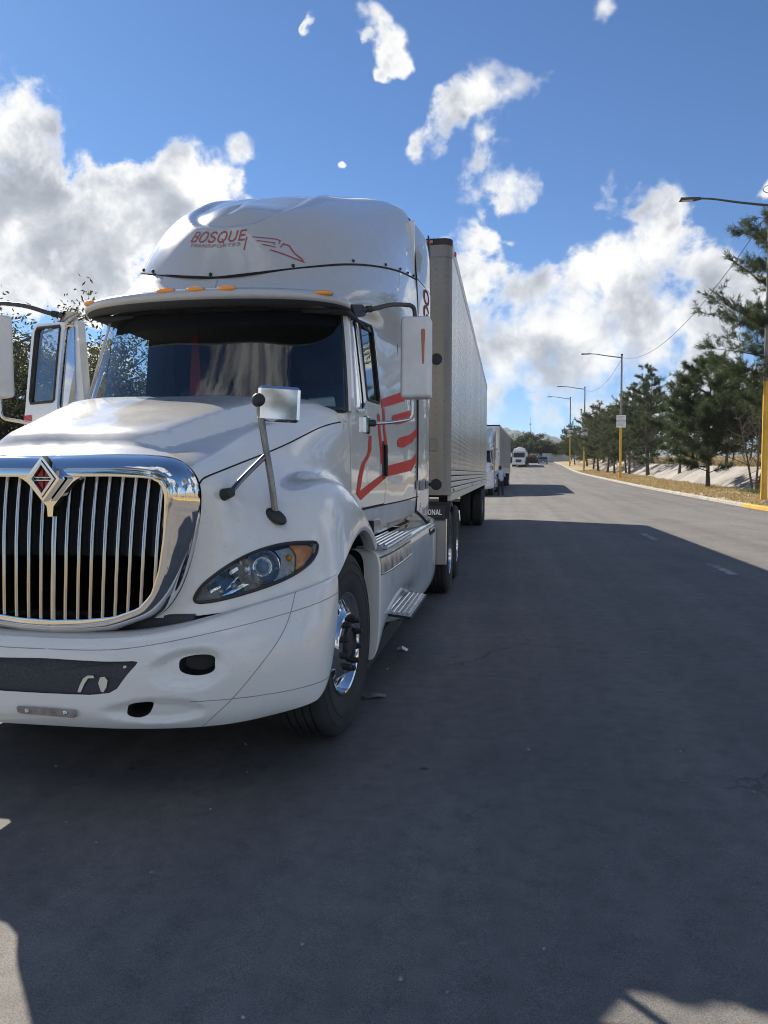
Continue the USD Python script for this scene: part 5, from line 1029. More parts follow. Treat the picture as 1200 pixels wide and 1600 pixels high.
def trailer(label, loc, rz=0.0, side='quilt', front='trailer_alu', L=16.2, H=4.36, W=2.58, z0=1.22, detail=True, group=None, cap='chassis'):
    t = thing('box_trailer', label, 'trailer', loc, rz, group); h = W / 2; R = .11
    def o(n, m, mt, parent=t, smooth=30, kind=None): return obj(n, m, M[mt], parent, smooth, kind=kind)
    # front wall with its rounded corners
    a = np.linspace(0, PI / 2, 9); out = [(h - R + R * math.sin(x), R - R * math.cos(x)) for x in a]
    pl = [(-x, y) for x, y in out[::-1]][:] ; pl = [(-x, y) for x, y in reversed(out)] + out
    pts = np.array(pl); n = len(pts); V = np.vstack([np.c_[pts, np.full(n, z0 - .02)], np.c_[pts, np.full(n, H - .07)]]); i = np.arange(n - 1)
    fr = o('front_wall', (V, np.stack([i, i + 1, i + 1 + n, i + n], 1)), front, smooth=50)
    o('top_cap', prism(sg.Polygon([(x * 1.004, y - .006) for x, y in pts] + [(h, .35), (-h, .35)]), H - .075, H + .004), cap, smooth=40)
    o('front_band', prism(sg.LineString([(x, y) for x, y in pts]).buffer(.006, cap_style=2), H - .22, H - .075), front, smooth=40)
    if detail:
        rv = []
        for x in np.r_[np.arange(-1.1, 1.11, .275), h - .075]:
            for z in np.arange(z0 + .05, H - .08, .085): rv.append(move(lathe([(.009, 0), (.007, -.005), (0, -.006)], 5, 'y'), (x, .0 if x < h - .1 else .004, z)))
        o('rivet', join(*rv), 'pole_grey', fr, smooth=False, kind='stuff')
        for x in (-1.0, 1.0): o('marker_lamp', box((x - .06, -.03, H - .06), (x + .06, .0, H - .02)), 'amber_dull')
        for k, (z, w_, h_) in enumerate(((1.75, .10, .16), (1.38, .10, .12))): o('placard', box((h - .27, -.008, z), (h - .27 + w_, .004, z + h_)), 'pole_grey')
    # side panels and their joints
    n_p = 13; y0 = R + .02; w_ = (L - y0 - .12) / n_p
    for s in (1, -1):
        for k in range(n_p):
            ya, yb = y0 + k * w_ + .003, y0 + (k + 1) * w_ - .003; x0, x1 = (h - .028, h) if s > 0 else (-h, -h + .028)
            o('side_panel', box((x0, ya, z0 + .30), (x1, yb, H - .15), .004), side, smooth=False)
        o('top_rail', box((s * h - .03 if s > 0 else -h - .006, .02 + R, H - .15), (h + .006 if s > 0 else -h + .03, L, H - .0), .01), 'rail_alu', smooth=False)
        for k in range(4):
            z = z0 + .005 + k * .074; o('bottom_slat', box((s * h - .02 if s > 0 else -h - .008, R, z), (h + .008 if s > 0 else -h + .02, L - .04, z + .062), .008), 'rail_alu', smooth=False)
        o('bottom_rail', box((s * h - .05 if s > 0 else -h, R, z0 - .10), (h if s > 0 else -h + .05, L, z0 - .0), .006), 'rail_alu', smooth=False)
        if detail:
            for y in (.35, 5.5, 10.8, 15.8): o('side_lamp', box((h + .008, y, z0 + .02), (h + .022, y + .1, z0 + .06)) if s > 0 else box((-h - .022, y, z0 + .02), (-h - .008, y + .1, z0 + .06)), 'red_lens' if y > 12 else 'amber_dull', smooth=False)
            o('side_lamp', box((h + .006, .42, H - .10), (h + .03, .50, H - .05)) if s > 0 else box((-h - .03, .42, H - .10), (-h - .006, .50, H - .05)), 'red_lens', smooth=False)
    o('roof', box((-h + .02, .2, H - .03), (h - .02, L - .02, H - .012)), 'rail_alu', smooth=False)
    o('rear_frame', join(box((-h, L - .1, z0 - .12), (-h + .1, L, H)), box((h - .1, L - .1, z0 - .12), (h, L, H)), box((-h + .1, L - .1, H - .12), (h - .1, L, H)), box((-h + .1, L - .1, z0 - .12), (h - .1, L, z0 + .06))), 'rail_alu', smooth=False)
    for s in (1, -1): o('rear_door', box((.005 if s > 0 else -h + .1, L - .07, z0 + .06), (h - .1 if s > 0 else -.005, L - .03, H - .12)), front, smooth=False)
    o('floor', box((-h + .05, .1, z0 - .05), (h - .05, L - .1, z0)), 'chassis', smooth=False)
    o('sub_frame', join(box((-.5, L - 5.2, .75), (-.4, L - .6, z0 - .05)), box((.4, L - 5.2, .75), (.5, L - .6, z0 - .05)), tube([(-1.1, L - 3.6, .52), (1.1, L - 3.6, .52)], .1, 8), tube([(-1.1, L - 2.28, .52), (1.1, L - 2.28, .52)], .1, 8), box((-.5, .3, z0 - .22), (.5, 2.2, z0 - .05))), 'chassis', smooth=False)
    for s in (1, -1): o('landing_leg', join(box((s * .95 - .07, 3.0, .30), (s * .95 + .07, 3.14, z0 - .05)), box((s * .95 - .14, 2.93, .26), (s * .95 + .14, 3.21, .30))), 'chassis', smooth=False)
    o('bumper_bar', join(box((-h + .1, L - .12, .52), (h - .1, L - .02, .64)), box((-.7, L - .1, .6), (-.6, L - .04, z0 - .1)), box((.6, L - .1, .6), (.7, L - .04, z0 - .1))), 'rail_alu', smooth=False)
    for s in (1, -1):
        for y in (L - 3.6, L - 2.28): wheel(t, s * (h - .145), y, s, False)
        o('mud_flap', box((s * 1.0 - .3, L - 1.55, .30), (s * 1.0 + .28, L - 1.535, z0 - .05)), 'black', smooth=False)
    return t
trailer('long quilted steel box trailer coupled behind the white truck with red stripes', (-2.0, 9.72, 0.0), group='box trailers in the queue')

# ------------------------------------------------------------------ second truck in the queue
gz = lambda x, y: float(road_z(x, y))
tractor('semi_truck', 'plain white semi truck parked second in the queue, person standing at its front', (-1.95, 44.6, gz(-2, 46) + .05), group='trucks parked in the queue', detail=False, livery=False, open_door=False)
trailer('grey box trailer behind the second white truck in the queue', (-1.85, 51.2, gz(-2, 56) + .05), -2.6, side='quilt_grey', front='rail_alu', detail=False, H=4.25, group='box trailers in the queue')

# ------------------------------------------------------------------ white tank truck further back
def tank_truck(loc, rz):
    t = thing('tank_truck', 'white tanker truck parked furthest back in the queue', 'truck', loc, rz, 'trucks parked in the queue')
    def o(n, m, mt, parent=t, smooth=30): return obj(n, m, M[mt], parent, smooth)
    hood = prism([(.0, .55), (.03, 1.25), (.25, 1.45), (1.35, 1.65), (1.45, 1.0), (1.2, .95), (.9, 1.05), (.6, .85), (.45, .5)], -1.08, 1.08, 'yz'); o('hood', hood, 'white')
    o('cab', prism([(1.35, .7), (1.35, 1.65), (1.75, 2.62), (2.0, 2.75), (3.2, 2.78), (3.2, .7)], -1.12, 1.12, 'yz'), 'white')
    o('roof_fairing', arr(trimesh.convex.convex_hull(np.array([(x, y, z) for x in (-1, 1) for y, z in ((1.9, 2.74), (2.6, 3.25), (3.2, 3.3), (3.2, 2.74))]))), 'white')
    o('windscreen', prism([(1.365, 1.70), (1.715, 2.55), (1.69, 2.56), (1.335, 1.72)], -1.0, 1.0, 'yz'), 'side_glass')
    o('bumper', box((-1.15, -.12, .38), (1.15, .12, .75), .05), 'white'); o('grille', box((-.5, -.02, .8), (.5, .03, 1.3), .04), 'plastic')
    for s in (1, -1):
        o('headlight', box((s * .85 - .18, -.01, .85), (s * .85 + .18, .06, 1.05), .04), 'lamp_silver'); o('window', box((s * 1.125 - .01, 1.75, 1.75), (s * 1.125 + .01, 2.5, 2.45)), 'side_glass')
        o('mirror', box((s * 1.35 - .1, 1.5, 1.8), (s * 1.35 + .1, 1.62, 2.5), .03), 'white_plastic'); o('mirror_arm', tube([(s * 1.1, 1.6, 2.5), (s * 1.35, 1.56, 2.52)], .02, 6), 'pole_dark')
    o('tank', move(lathe([(0, .0), (.6, .02), (.95, .12), (1.12, .35), (1.15, .6), (1.15, 8.6), (1.12, 8.9), (.9, 9.2), (0, 9.3)], 40, 'y'), (0, 3.5, 2.45)), 'white', smooth=40)
    for y in (4.6, 6.5, 8.4, 10.3): o('tank_band', move(lathe([(1.155, -.04), (1.165, -.03), (1.165, .03), (1.155, .04)], 40, 'y'), (0, y + .6, 2.45)), 'trailer_alu')
    for y in (5.5, 8.0, 10.4): o('hatch', move(lathe([(.3, 0), (.3, .1), (.22, .14), (0, .14)], 20, 'z'), (0, y, 3.58)), 'trailer_alu')
    o('frame', box((-.9, 1.5, .65), (.9, 12.6, 1.28)), 'chassis', smooth=False)
    for s in (1, -1):
        wheel(t, s * 1.0, .85, s, True)
        for y in (4.2, 5.5, 10.6, 11.9): wheel(t, s * 1.1, y, s, False)
        o('mud_flap', box((s * .95 - .3, 6.2, .3), (s * .95 + .3, 6.22, 1.0)), 'black')
    return t
tank_truck((1.75, 138.5, gz(2, 140)), -4)

# ------------------------------------------------------------------ the oncoming car
def car(label, loc, rz, body_c):
    t = thing('car', label, 'car', loc, rz)
    def o(n, m, mt, parent=t, smooth=30): return obj(n, m, M[mt], parent, smooth)
    prof = [(.0, .35), (.02, .62), (.18, .80), (1.05, .96), (1.75, 1.50), (2.0, 1.56), (3.1, 1.56), (3.75, 1.10), (4.35, 1.02), (4.45, .7), (4.42, .35)]
    S = lambda w: [(x * (1 - (.13 if z > 1.0 else .0) * (z - 1.0) / .5) * w, y, z) for y, z in prof for x in (-.88, .88)]
    body = join(*[arr(trimesh.convex.convex_hull(np.array(q))) for q in ([(x, y, z) for x in (-.88, .88) for y, z in [(0, .33), (.03, .62), (.2, .80), (1.1, .95), (3.7, 1.0), (4.38, .98), (4.45, .68), (4.42, .33)]], [(x * (.86 if z > 1.2 else .98), y, z) for x in (-.86, .86) for y, z in [(1.02, .94), (1.75, 1.48), (2.0, 1.56), (3.1, 1.55), (3.8, 1.0)]])])
    o('body', body, body_c)
    o('windscreen', arr(trimesh.convex.convex_hull(np.array([(x * k, y, z) for x in (-.76, .76) for y, z, k in [(1.10, 1.0, 1.0), (1.70, 1.45, .92), (1.11, 1.02, 1.0), (1.66, 1.46, .92)]]))), 'side_glass')
    o('grille', box((-.42, -.02, .52), (.42, .03, .68), .02), 'plastic'); o('number_plate', box((-.2, -.03, .42), (.2, -.015, .52), .004), 'white_plain'); o('lower_grille', box((-.6, -.015, .34), (.6, .02, .41), .01), 'plastic')
    for s in (1, -1):
        o('headlight', arr(trimesh.convex.convex_hull(np.array([(s * .50, .00, .60), (s * .86, .10, .64), (s * .84, .22, .76), (s * .55, .10, .72), (s * .50, .05, .60), (s * .87, .25, .70)]))), 'lamp_silver')
        o('side_window', box((s * .80 - .02, 1.8, 1.05), (s * .80 + .035, 3.2, 1.42)), 'side_glass'); o('mirror', rbox((s * .98, 1.5, 1.05), (.18, .10, .13), .03), body_c)
        for y in (.85, 3.55):
            w = UsdGeom.Xform.Define(stage, numbered(P_(t) + '/wheel')); w.AddTranslateOp().Set(Gf.Vec3d(s * .79, y, .32)); w.AddRotateZOp().Set(0.0 if s > 0 else 180.0)
            o('tyre', lathe([(.2, -.10), (.28, -.105), (.32, -.07), (.32, .07), (.28, .105), (.2, .10)], 28), 'tyre', w); o('rim', lathe([(.205, .09), (.19, .10), (.06, .07), (0, .08)], 20), 'alu', w)
    return t
M['navy'] = paint('navy_car_paint', (0.03, 0.06, 0.17), 0.06)
car('dark blue car driving towards the viewer far down the road', (6.7, 155.5, gz(6.7, 156)), -2, 'navy')

# ------------------------------------------------------------------ the person at the second truck
import manifold3d as m3
def person(loc, rz):
    t = thing('person', 'person in a light blue shirt and dark trousers standing beside the second white truck', 'person', loc, rz)
    def sph(c, r): return m3.Manifold.sphere(r, 18).translate(tuple(map(float, c)))
    def bones(ch): return [m3.Manifold.batch_hull([sph(a, ra), sph(b, rb)]) for (a, ra), (b, rb) in ch]
    J = dict(pel=(0, 0, .93), ch=(0, -.06, 1.22), sh=(0, -.10, 1.37), nk=(0, -.12, 1.44), hd=(0, -.15, 1.575),
             lhip=(-.09, 0, .90), lk=(-.105, -.04, .50), la=(-.11, .03, .09), rhip=(.09, 0, .90), rk=(.12, -.02, .50), ra=(.15, .06, .09),
             ls=(-.19, -.10, 1.36), le=(-.29, -.20, 1.12), lw=(-.27, -.42, 1.02), rs=(.19, -.10, 1.36), re=(.33, -.14, 1.12), rw=(.40, -.34, 1.02))
    j = lambda n, r: (J[n], r)
    def smooth_(parts, n=3, q=.02):
        m = m3.Manifold.batch_boolean(parts, m3.OpType.Add).refine_to_length(q); v, f = arr(m); tm = trimesh.Trimesh(v, f, process=True); trimesh.smoothing.filter_taubin(tm, iterations=n * 3); return tm
    torso = bones([(j('pel', .135), j('ch', .135)), (j('ch', .135), j('sh', .11)), (j('ls', .07), j('rs', .07))])
    skin = smooth_(bones([(j('nk', .055), j('hd', .06))]) + [m3.Manifold.sphere(1, 24).scale((.078, .095, .115)).translate(J['hd'])] + [m3.Manifold.sphere(.018, 10).translate((0, -.25, 1.56)), m3.Manifold.sphere(.022, 10).translate((-.08, -.14, 1.57)), m3.Manifold.sphere(.022, 10).translate((.08, -.14, 1.57))]
                   + bones([(j('le', .042), j('lw', .03)), (j('re', .042), j('rw', .03))]) + torso + bones([(j('ls', .055), j('le', .045)), (j('rs', .055), j('re', .045))])
                   + sum([bones([(((x, y, z), .034), ((x + dx, y - .07, z - .03), .03))]) + bones([(((x + dx + k * .018 - .027, y - .08, z - .03), .010), ((x + dx + k * .02 - .03, y - .15, z - .055 - .006 * abs(k - 1.5)), .008)) for k in range(4)]) + bones([(((x - dx * 2, y - .03, z), .012), ((x - dx * 4, y - .09, z - .02), .010))])
                          for (x, y, z), dx in ((J['lw'], -.005), (J['rw'], .005))], []), 2, .012)
    body = obj('body', skin, M['skin'], t, smooth=True)
    obj('shirt', smooth_(bones([(j('pel', .155), j('ch', .155)), (j('ch', .155), j('sh', .128)), (j('ls', .085), j('rs', .085)), (j('ls', .075), j('le', .062)), (j('rs', .075), j('re', .062))])), M['shirt'], t, smooth=True)
    obj('trousers', smooth_(bones([(j('lhip', .105), j('rhip', .105)), (j('lhip', .10), j('lk', .072)), (j('lk', .072), j('la', .062)), (j('rhip', .10), j('rk', .072)), (j('rk', .072), j('ra', .062)), (((0, 0, .96), .13), ((0, 0, .88), .12))])), M['trousers'], t, smooth=True)
    for a in ('la', 'ra'):
        x, y, z = J[a]; obj('shoe', smooth_(bones([(((x, y + .03, .05), .048), ((x * 1.05, y - .15, .035), .036))])), M['black'], t, smooth=True)
    hr = m3.Manifold.sphere(1, 24).scale((.088, .105, .122)).translate((0, -.135, 1.59)) - m3.Manifold.cube((.4, .3, .4), True).translate((0, -.33, 1.50))
    obj('hair', hr, M['hair'], t, smooth=30)
M['skin'] = plain('skin', (0.32, 0.18, 0.12), 0.6); M['shirt'] = mottled('shirt_cloth', (0.30, 0.36, 0.46), (0.44, 0.50, 0.58), 9.0, 0.9); M['trousers'] = plain('dark_trousers', (0.012, 0.018, 0.04), 0.9); M['hair'] = plain('dark_hair', (0.012, 0.010, 0.009), 0.7)
person((-.42, 45.6, gz(-.4, 45.6)), 200)

# ------------------------------------------------------------------ small litter on the road
def litter(label, p, m, size, rz):
    x, y = p; q = np.array([(-.5, -.5, .0), (.1, -.55, .25), (.5, -.4, 0), (.55, .3, .12), (0, .5, .0), (-.5, .4, .3), (0, 0, .5)]) * size
    mm = (np.vstack([q, q - [0, 0, .004]]), np.array([(0, 1, 6), (1, 2, 6), (2, 3, 6), (3, 4, 6), (4, 5, 6), (5, 0, 6)] + [(7 + a, 7 + c, 7 + b) for a, b, c in ((0, 1, 6), (1, 2, 6), (2, 3, 6), (3, 4, 6), (4, 5, 6), (5, 0, 6))]))
    o = thing('litter', label, 'litter', (x, y, gz(x, y) + .008), rz, 'scraps of litter on the road'); obj('scrap', mm, M[m], o)
M['carton'] = mottled('crushed_carton', (0.20, 0.13, 0.12), (0.36, 0.30, 0.28), 20.0, 0.8)
M['paper_white'] = plain('paper_scrap', (0.75, 0.74, 0.72), 0.8)
litter('flattened brownish scrap on the road beside the front wheel', (-.86, 4.98), 'carton', (.15, .07, .05), 20)
litter('small white scrap of paper under the lower step of the truck', (-.86, 6.35), 'paper_white', (.09, .05, .07), -15)

# ------------------------------------------------------------------ lamp posts with their cables
def lamp_post(label, x, y, h=12.2, arm=3.3, sign=True, coil=False, lean=0.0):
    z = float(verge_z(x, y)); t = thing('lamp_post', label, 'lamp post', (x, y, z), ry=lean, group=None)
    o = lambda n, m, mt, parent=t, smooth=40: obj(n, m, M[mt], parent, smooth)
    sq = lambda z0, z1, r0, r1: arr(trimesh.convex.convex_hull(np.array([(sx * r, sy * r, zz) for zz, r in ((z0, r0), (z1, r1)) for sx, sy in ((1, .4), (.4, 1), (-.4, 1), (-1, .4), (-1, -.4), (-.4, -1), (.4, -1), (1, -.4))])))
    o('pole', sq(-.1, 5.2, .125, .115), 'yellow', smooth=False); o('upper_pole', sq(5.2, h, .115, .075), 'pole_grey', smooth=False)
    o('base_plate', box((-.2, -.2, -.05), (.2, .2, .02)), 'pole_grey')
    p = spline([(0, 0, h - .25), (-.5 * arm, 0, h + .02), (-.82 * arm, 0, h + .19), (-arm * .9, 0, h + .2)], 16); am = o('arm', tube(p, np.linspace(.055, .04, 16), 8), 'pole_dark')
    hd = arr(trimesh.convex.convex_hull(np.array([(-arm * .86, sy * .07, h + .16) for sy in (1, -1)] + [(-arm * .86, sy * .05, h + .25) for sy in (1, -1)] + [(-arm * 1.13, sy * .16, h + .15) for sy in (1, -1)] + [(-arm * 1.12, sy * .14, h + .25) for sy in (1, -1)] + [(-arm * .95, sy * .16, h + .14) for sy in (1, -1)]))); l = o('lamp_head', hd, 'pole_dark', smooth=False)
    o('lamp_glass', box((-arm * 1.10, -.12, h + .125), (-arm * .96, .12, h + .139)), 'sign_white', l, False)
    o('cap', box((-.1, -.1, h - .02), (.1, .1, h + .10)), 'pole_dark')
    if sign:
        for k, (zz, hh, dy) in enumerate(((5.05, .62, 0), (5.74, .55, 0))):
            pl = o('sign_panel', box((-.46, -.155, zz), (.46, -.135, zz + hh)), 'sign_white', smooth=False)
            for q in range(3): o('sign_print', box((-.36, -.159, zz + hh * (.24 + .22 * q)), (.36 - .2 * (q % 2), -.1555, zz + hh * (.31 + .22 * q)), .001), 'pole_grey', pl, False)
    if coil:
        a = np.linspace(0, 4 * PI, 50); o('cable_coil', tube(np.stack([-.10 + .28 * np.cos(a), -.16 - a * .004, h + .38 + .16 * np.sin(a)], -1), .012, 5), 'wire'); o('coil_strap', tube([(-.08, -.17, h), (-.08, -.17, h + .3)], .015, 5), 'wire')
    return (x, y, z + h)
A = lamp_post('nearest yellow lamp post at the right edge, its arm reaching over the road', 10.98, 36.0, 12.9, 3.3, False, True)
B = lamp_post('second lamp post on the right with white sign panels low on it', 11.1, 81.0, 12.25, 3.5)
Cc = lamp_post('third lamp post on the right, half behind the row of trees', 10.95, 117.5, 12.2, 3.5)
D = lamp_post('furthest lamp post on the right before the road bends', 10.7, 141, 12.0, 3.5)
def cable(a, b, sag, label):
    t = np.linspace(0, 1, 40)[:, None]; p = np.asarray(a) + (np.asarray(b) - a) * t; p[:, 2] -= sag * 4 * (t * (1 - t))[:, 0]
    o = obj('overhead_cable', tube(p, .016, 5), M['wire']); tag(o, label, 'cable', 'cables between the lamp posts')
cable((10.9, 36.0, 12.6), (11.15, 80.9, 13.0), 1.9, 'thin cable sagging from the nearest to the second lamp post')
cable((11.1, 81.0, 12.9), (10.95, 117.4, 13.7), 1.3, 'thin cable between the second and third lamp posts')
pw = thing('post', 'short white painted post right behind the nearest yellow lamp post', 'post', (11.42, 36.6, float(verge_z(11.4, 36.6)))); obj('shaft', arr(trimesh.creation.cylinder(.16, 1.9, sections=16).apply_translation((0, 0, .9))), M['sign_white'], pw, smooth=40); obj('top', arr(trimesh.creation.cone(.16, .06, sections=16).apply_translation((0, 0, 1.85))), M['concrete'], pw)
for k in range(3):
    x, y = [(11.4, 36.0), (11.25, 35.2), (10.6, 34.6)][k]; m = trimesh.creation.icosphere(1, 1.0); m.vertices += np.random.default_rng(k).normal(0, .12, m.vertices.shape); m.apply_scale([.16, .13, .09])
    o = obj('rock', arr(m.apply_translation((x, y, float(verge_z(x, y)) + .03))), M['concrete2'], smooth=False); tag(o, ['rough stone right of the base of the nearest yellow lamp post', 'rough stone just before the nearest yellow lamp post', 'rough stone at the kerb before the nearest yellow lamp post'][k], 'rock', 'stones at the foot of the nearest lamp post')
# slender radio mast far away
ms = thing('mast', 'thin tall mast far off in front of the hill', 'mast', (14, 520, 7)); obj('shaft', tube([(0, 0, 0), (0, 0, 27)], [.35, .14], 8), M['pole_grey'], ms); obj('aerial', tube([(0, 0, 27), (0, 0, 31)], .08, 6), M['pole_grey'], ms); obj('lamp_ring', move(lathe([(.2, 0), (.9, .1), (.9, .5), (.2, .6)], 12, 'z'), (0, 0, 26.5)), M['pole_grey'], ms)

# ------------------------------------------------------------------ the rest of the planting
PINES = {'slim_pine_kind': M['pine'], 'round_pine_kind': M['pine'], 'tall_pine_kind': M['pine']}
def mk(key): return {'thin_pine_kind': lambda: conifer(21, 10.0, 2.6, 1.9, 11, .38, 'fine', (.3, .1), 1.25, nb=54), 'leafy_pine_kind': lambda: conifer(22, 8.8, 3.1, 1.1, 13, .40, 'fine', (-.2, -.3), 1.5),
                     'bare_tree_kind': lambda: broadleaf(23, 7.0, 3.0, 1.0, 2, .06, .93, 46, 3), 'open_tree_kind': lambda: broadleaf(24, 5.0, 2.9, .8, 10, .06, .08, 56, 5), 'thick_tree_kind': lambda: broadleaf(25, 4.6, 2.9, .4, 11, .062, .03, 58, 5),
                     'bush_kind': lambda: broadleaf(26, 3.4, 2.4, .2, 11, .10, 0.0, 46, 5)}[key]
tree('bare_tree', 'bare_tree_kind', mk('bare_tree_kind'), M['shrub'], 'leafless grey branching tree right of the low round pine', (14.0, 47.5), 40, .86, m_wood=M['twig'])
R_ = [('slim_pine_kind', 17.5, 100, 30, .95, 'slim pine standing back above the concrete bank'), ('leafy_pine_kind', 12.9, 106, 0, 1.0, 'leafy pine just behind the third lamp post'), ('thin_pine_kind', 12.5, 113, 70, 1.0, 'thin airy pine left of the third lamp post'),
      ('thin_pine_kind', 13.6, 92, 140, .95, 'thin airy pine just left of the second lamp post'), ('leafy_pine_kind', 13.0, 124, 120, .95, 'leafy pine in the row beyond the third lamp post'), ('thin_pine_kind', 12.2, 131, 200, .95, 'thin airy pine second beyond the third lamp post'),
      ('slim_pine_kind', 13.4, 138, 60, .8, 'slim pine beside the furthest lamp post'), ('leafy_pine_kind', 12.0, 146, 250, .8, 'leafy pine just past the furthest lamp post'), ('thin_pine_kind', 11.6, 152, 20, .8, 'thin pine at the bend, last of the roadside row'),
      ('leafy_pine_kind', 19, 118, 10, 1.05, 'leafy pine set back behind the row near the third lamp post'), ('leafy_pine_kind', 21, 92, 190, .9, 'leafy pine set back on the field behind the slim pines'), ('leafy_pine_kind', 25, 78, 80, .85, 'leafy pine on the field behind the low round pine'),
      ('slim_pine_kind', 17.2, 66, 200, .72, 'slim pine rising behind the left flank of the low round pine'), ('thin_pine_kind', 20, 140, 90, 1.0, 'thin pine set back behind the furthest lamp post'), ('leafy_pine_kind', 34, 118, 45, .95, 'leafy pine with a bare trunk far right on the field'),
      ('thin_pine_kind', 16.4, 111, 310, 1.08, 'tall thin pine above its neighbours behind the third lamp post'), ('leafy_pine_kind', 16.5, 150, 130, .9, 'leafy pine set back at the bend of the road'), ('round_pine_kind', 21.0, 52, 120, .9, 'round pine on the field right of the low round pine'),
      ('leafy_pine_kind', 28, 104, 320, .95, 'leafy pine on the field far behind the bare tree'), ('thin_pine_kind', 15.0, 72.5, 220, .8, 'thin pine between the second lamp post and the low round pine'),
      ('leafy_pine_kind', 18.5, 84, 30, .95, 'leafy pine set back just right of the second lamp post'), ('leafy_pine_kind', 16.8, 124, 75, 1.0, 'leafy pine second row beyond the third lamp post'), ('leafy_pine_kind', 18.3, 107, 160, 1.0, 'leafy pine second row before the third lamp post'),
      ('round_pine_kind', 22.5, 70, 230, .95, 'wide round pine on the field behind the second lamp post'), ('leafy_pine_kind', 14.2, 98.5, 280, .9, 'leafy pine between the second and third lamp posts'), ('leafy_pine_kind', 15.6, 134, 15, .95, 'leafy pine second row near the furthest lamp post'),
      ('round_pine_kind', 27, 64, 20, .9, 'wide round pine far back on the field right of the low round pine'), ('leafy_pine_kind', 19.5, 59, 140, .85, 'leafy pine on the bank just right of the low round pine'), ('leafy_pine_kind', 30, 90, 200, 1.0, 'leafy pine far back on the field behind the bare tree'), ('thin_pine_kind', 12.9, 99, 45, .85, 'thin airy pine near the kerb between the second and third lamp posts'),
      ('leafy_pine_kind', 15.2, 144, 85, .95, 'leafy pine second row past the furthest lamp post'), ('round_pine_kind', 17.5, 46, 60, .8, 'round pine behind the nearest lamp post above the bank')]
for key, x, y, rz, s, lab in R_: tree('pine_tree', key, mk(key) if key not in PINES else None, M['pine'] if 'slim' in key else M['pine_light'], lab, (x, y), rz, s, 'pine trees on the right verge')
L_ = [('open_tree_kind', -11.2, 15.0, 0, 1.0, 'open leafy tree seen above the mirror at the left edge'), ('thick_tree_kind', -11.6, 19.5, 50, 1.05, 'thick leafy tree seen through the open passenger door'), ('open_tree_kind', -12.6, 24, 120, 1.0, 'open leafy tree between the open door and the windscreen'),
      ('thick_tree_kind', -9.6, 16.0, 200, .72, 'low thick tree behind the left windscreen pillar'), ('thick_tree_kind', -14, 14, 280, 1.0, 'thick leafy tree behind the passenger mirror'), ('thick_tree_kind', -10.6, 29, 20, .9, 'thick leafy tree hidden mostly behind the truck cab'), ('open_tree_kind', -15.5, 20, 300, 1.1, 'open leafy tree standing furthest back on the left'),
      ('open_tree_kind', -8.4, 33.5, 100, .85, 'open tree on the left verge behind the first trailer'), ('thick_tree_kind', -8, 70, 10, .8, 'first thick tree on the left verge past the second trailer'), ('open_tree_kind', -7.5, 84, 60, .8, 'open tree on the left verge behind the grey trailer'), ('thick_tree_kind', -6.8, 98, 160, .8, 'second thick tree on the left verge past the second trailer'), ('open_tree_kind', -6.5, 116, 220, .8, 'open tree on the left verge near the tanker')]
for key, x, y, rz, s, lab in L_: tree('leafy_tree', key, mk(key), M['shrub'], lab, (x, y), rz, s, 'leafy trees on the left verge', m_wood=M['twig'])
B_ = [('leafy_pine_kind', 13.5, 24, 0, 1.0, 'leafy pine right of the road, nearest the viewer'), ('slim_pine_kind', 14.2, 12, 0, .9, 'slim pine right of the road beside the viewer'), ('thin_pine_kind', 13.4, 2, 0, 1.0, 'thin pine right of the road behind the viewer'),
      ('leafy_pine_kind', 14, -9, 50, 1.1, 'leafy pine right of the road further behind the viewer'), ('slim_pine_kind', 13.6, -22, 80, 1.0, 'slim pine right of the road far behind the viewer'), ('leafy_pine_kind', -9, -14, 0, 1.0, 'leafy pine left of the road behind the viewer'),
      ('slim_pine_kind', -8.5, -24, 10, 1.0, 'slim pine left of the road behind the viewer'), ('leafy_pine_kind', -9.5, -38, 10, 1.1, 'leafy pine left of the road far behind the viewer'), ('leafy_pine_kind', 13.8, -38, 10, 1.0, 'leafy pine right of the road furthest behind the viewer')]
for key, x, y, rz, s, lab in B_: tree('pine_tree', key, None, M['pine'], lab, (x, y), rz, s, 'pine trees behind the viewer')
F_ = [(3, 176, 1.35, 'green bush left at the end of the road'), (7, 182, 1.5, 'bright green bush in the middle at the end of the road'), (11, 180, 1.3, 'green bush right at the end of the road'), (-2, 190, 1.8, 'broad green tree left behind the tanker'), (15, 196, 1.7, 'broad green tree right behind the white wall'),
      (5, 204, 2.1, 'tall green tree furthest back at the end of the road'), (20, 188, 1.6, 'green tree at the far right end of the white wall'), (-8, 200, 2.0, 'green tree far left behind the parked trucks')]
for x, y, s, lab in F_: tree('green_tree', 'bush_kind', mk('bush_kind'), M['bush_green'], lab, (x, y, float(ZP(y)) - .1), x * 37 % 360, s, 'green trees at the end of the road')
tag(obj('brush', join(*[(lambda c, s_: (np.array(c) + broad[0] * s_, broad[1]))((x, y, float(left_z(x, y))), s_) for x, y, s_ in ()]) if False else blades(1500, (-15, -7.5), (9, 30), left_z, 1.1, 7, .02, 8), M['drybrush']) if False else obj('brush', blades(1900, (-16, -8), (9, 34), left_z, 1.0, 7, .014, 8), leaf_mat('dry_brush_stems', (0.10, 0.06, 0.035), (0.26, 0.17, 0.10), 0.15)), 'brown dry brush under the trees at the left edge', 'brush', kind='stuff')
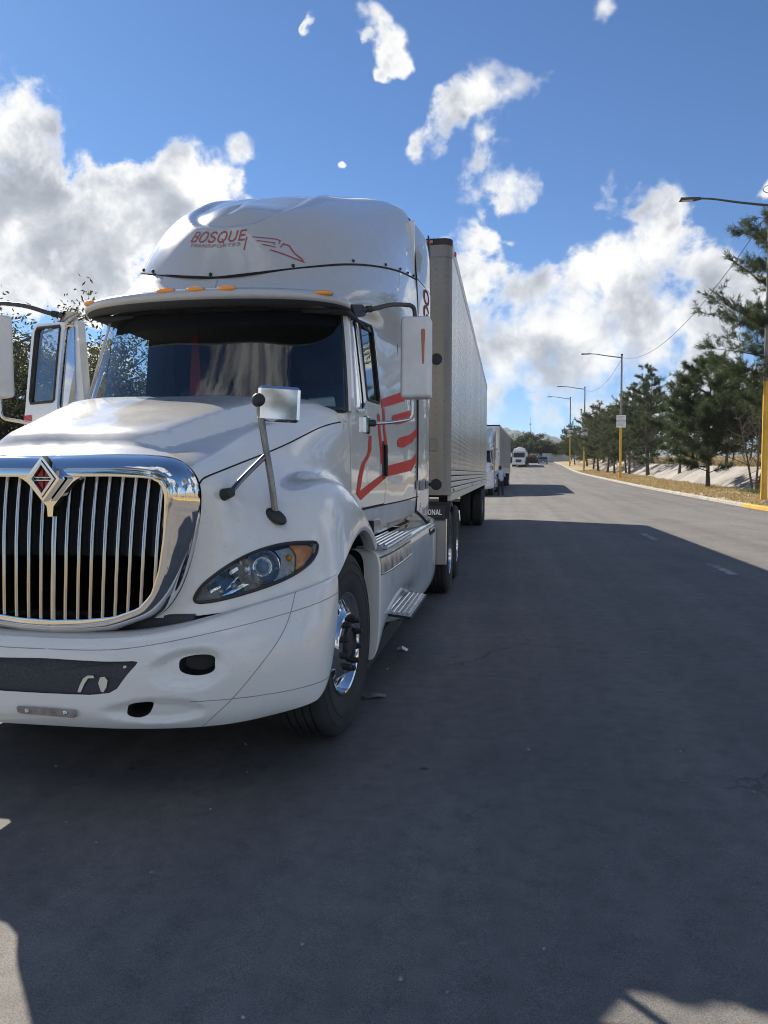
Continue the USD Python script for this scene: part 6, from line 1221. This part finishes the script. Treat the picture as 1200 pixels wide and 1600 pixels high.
tag(obj('hedge', blades(900, (-4, 6), (166, 172), lambda X, Y: ZP(Y), 1.6, 9, .05, 10), leaf_mat('brown_hedge', (0.13, 0.095, 0.055), (0.27, 0.20, 0.12), 0.2)), 'brown dry hedge across the end of the road', 'hedge', kind='stuff')
# the pale wall at the end of the road
wl = thing('wall', 'long pale wall at the far end of the road behind the bend', 'wall', (7.5, 179, float(ZP(179))), 6)
for k in range(3): obj('wall_panel', box((.03 + k * 2.0, -.08, -.3), (1.97 + k * 2.0, .08, 2.0)), M['concrete'], wl); obj('wall_post', box((1.975 + k * 2.0, -.12, -.3), (2.025 + k * 2.0, .12, 2.1)), M['concrete2'], wl)


# ------------------------------------------------------------------ the air: a pale even haze over the whole place
HZ = usdkit.material(stage, '/World/Looks/haze_air', {'v': ('principled_volume', {'color': (0.86, 0.92, 1.0), 'density': 0.00016, 'anisotropy': 0.2})}, [], volume='v.volume')
tag(obj('haze', (lambda b: (np.array(b.vertices), np.array(b.faces)))(trimesh.creation.box(bounds=[[-6200, -6200, -3], [6200, 7200, 190]])), HZ), 'thin pale blue haze over the far hills', 'haze', kind='stuff')

# loose grit and pebbles, too small and many to count
def grit(n, xs, ys, zf, r0, r1, seed, pw=1.6):
    r = np.random.default_rng(seed); b = trimesh.creation.icosphere(0, 1.0); X = r.uniform(*xs, n); Y = ys[0] + (ys[1] - ys[0]) * r.random(n) ** pw; S = r0 + (r1 - r0) * r.random(n) ** 3
    v = np.array(b.vertices)[None] * r.uniform(.6, 1.2, (n, 12, 1)) * S[:, None, None] * np.array([1, 1, .6]) + np.stack([X, Y, zf(X, Y) + S * .3], -1)[:, None]
    return v.reshape(-1, 3), (np.array(b.faces)[None] + 12 * np.arange(n)[:, None, None]).reshape(-1, 3)
M['stone'] = mottled('pebble', (0.16, 0.15, 0.14), (0.38, 0.36, 0.33), 30.0, 0.9)
tag(obj('grit', join(grit(700, (-4.4, 5), (1.6, 16), road_z, .002, .011, 3), grit(900, (8.9, KERB_R), (22, 80), road_z, .006, .03, 4, 1.2), grit(500, (10.1, 12.5), (26, 70), verge_z, .02, .07, 5, 1.2)), M['stone']), 'loose grit and pebbles scattered on the road and along the kerb', 'grit', kind='stuff')
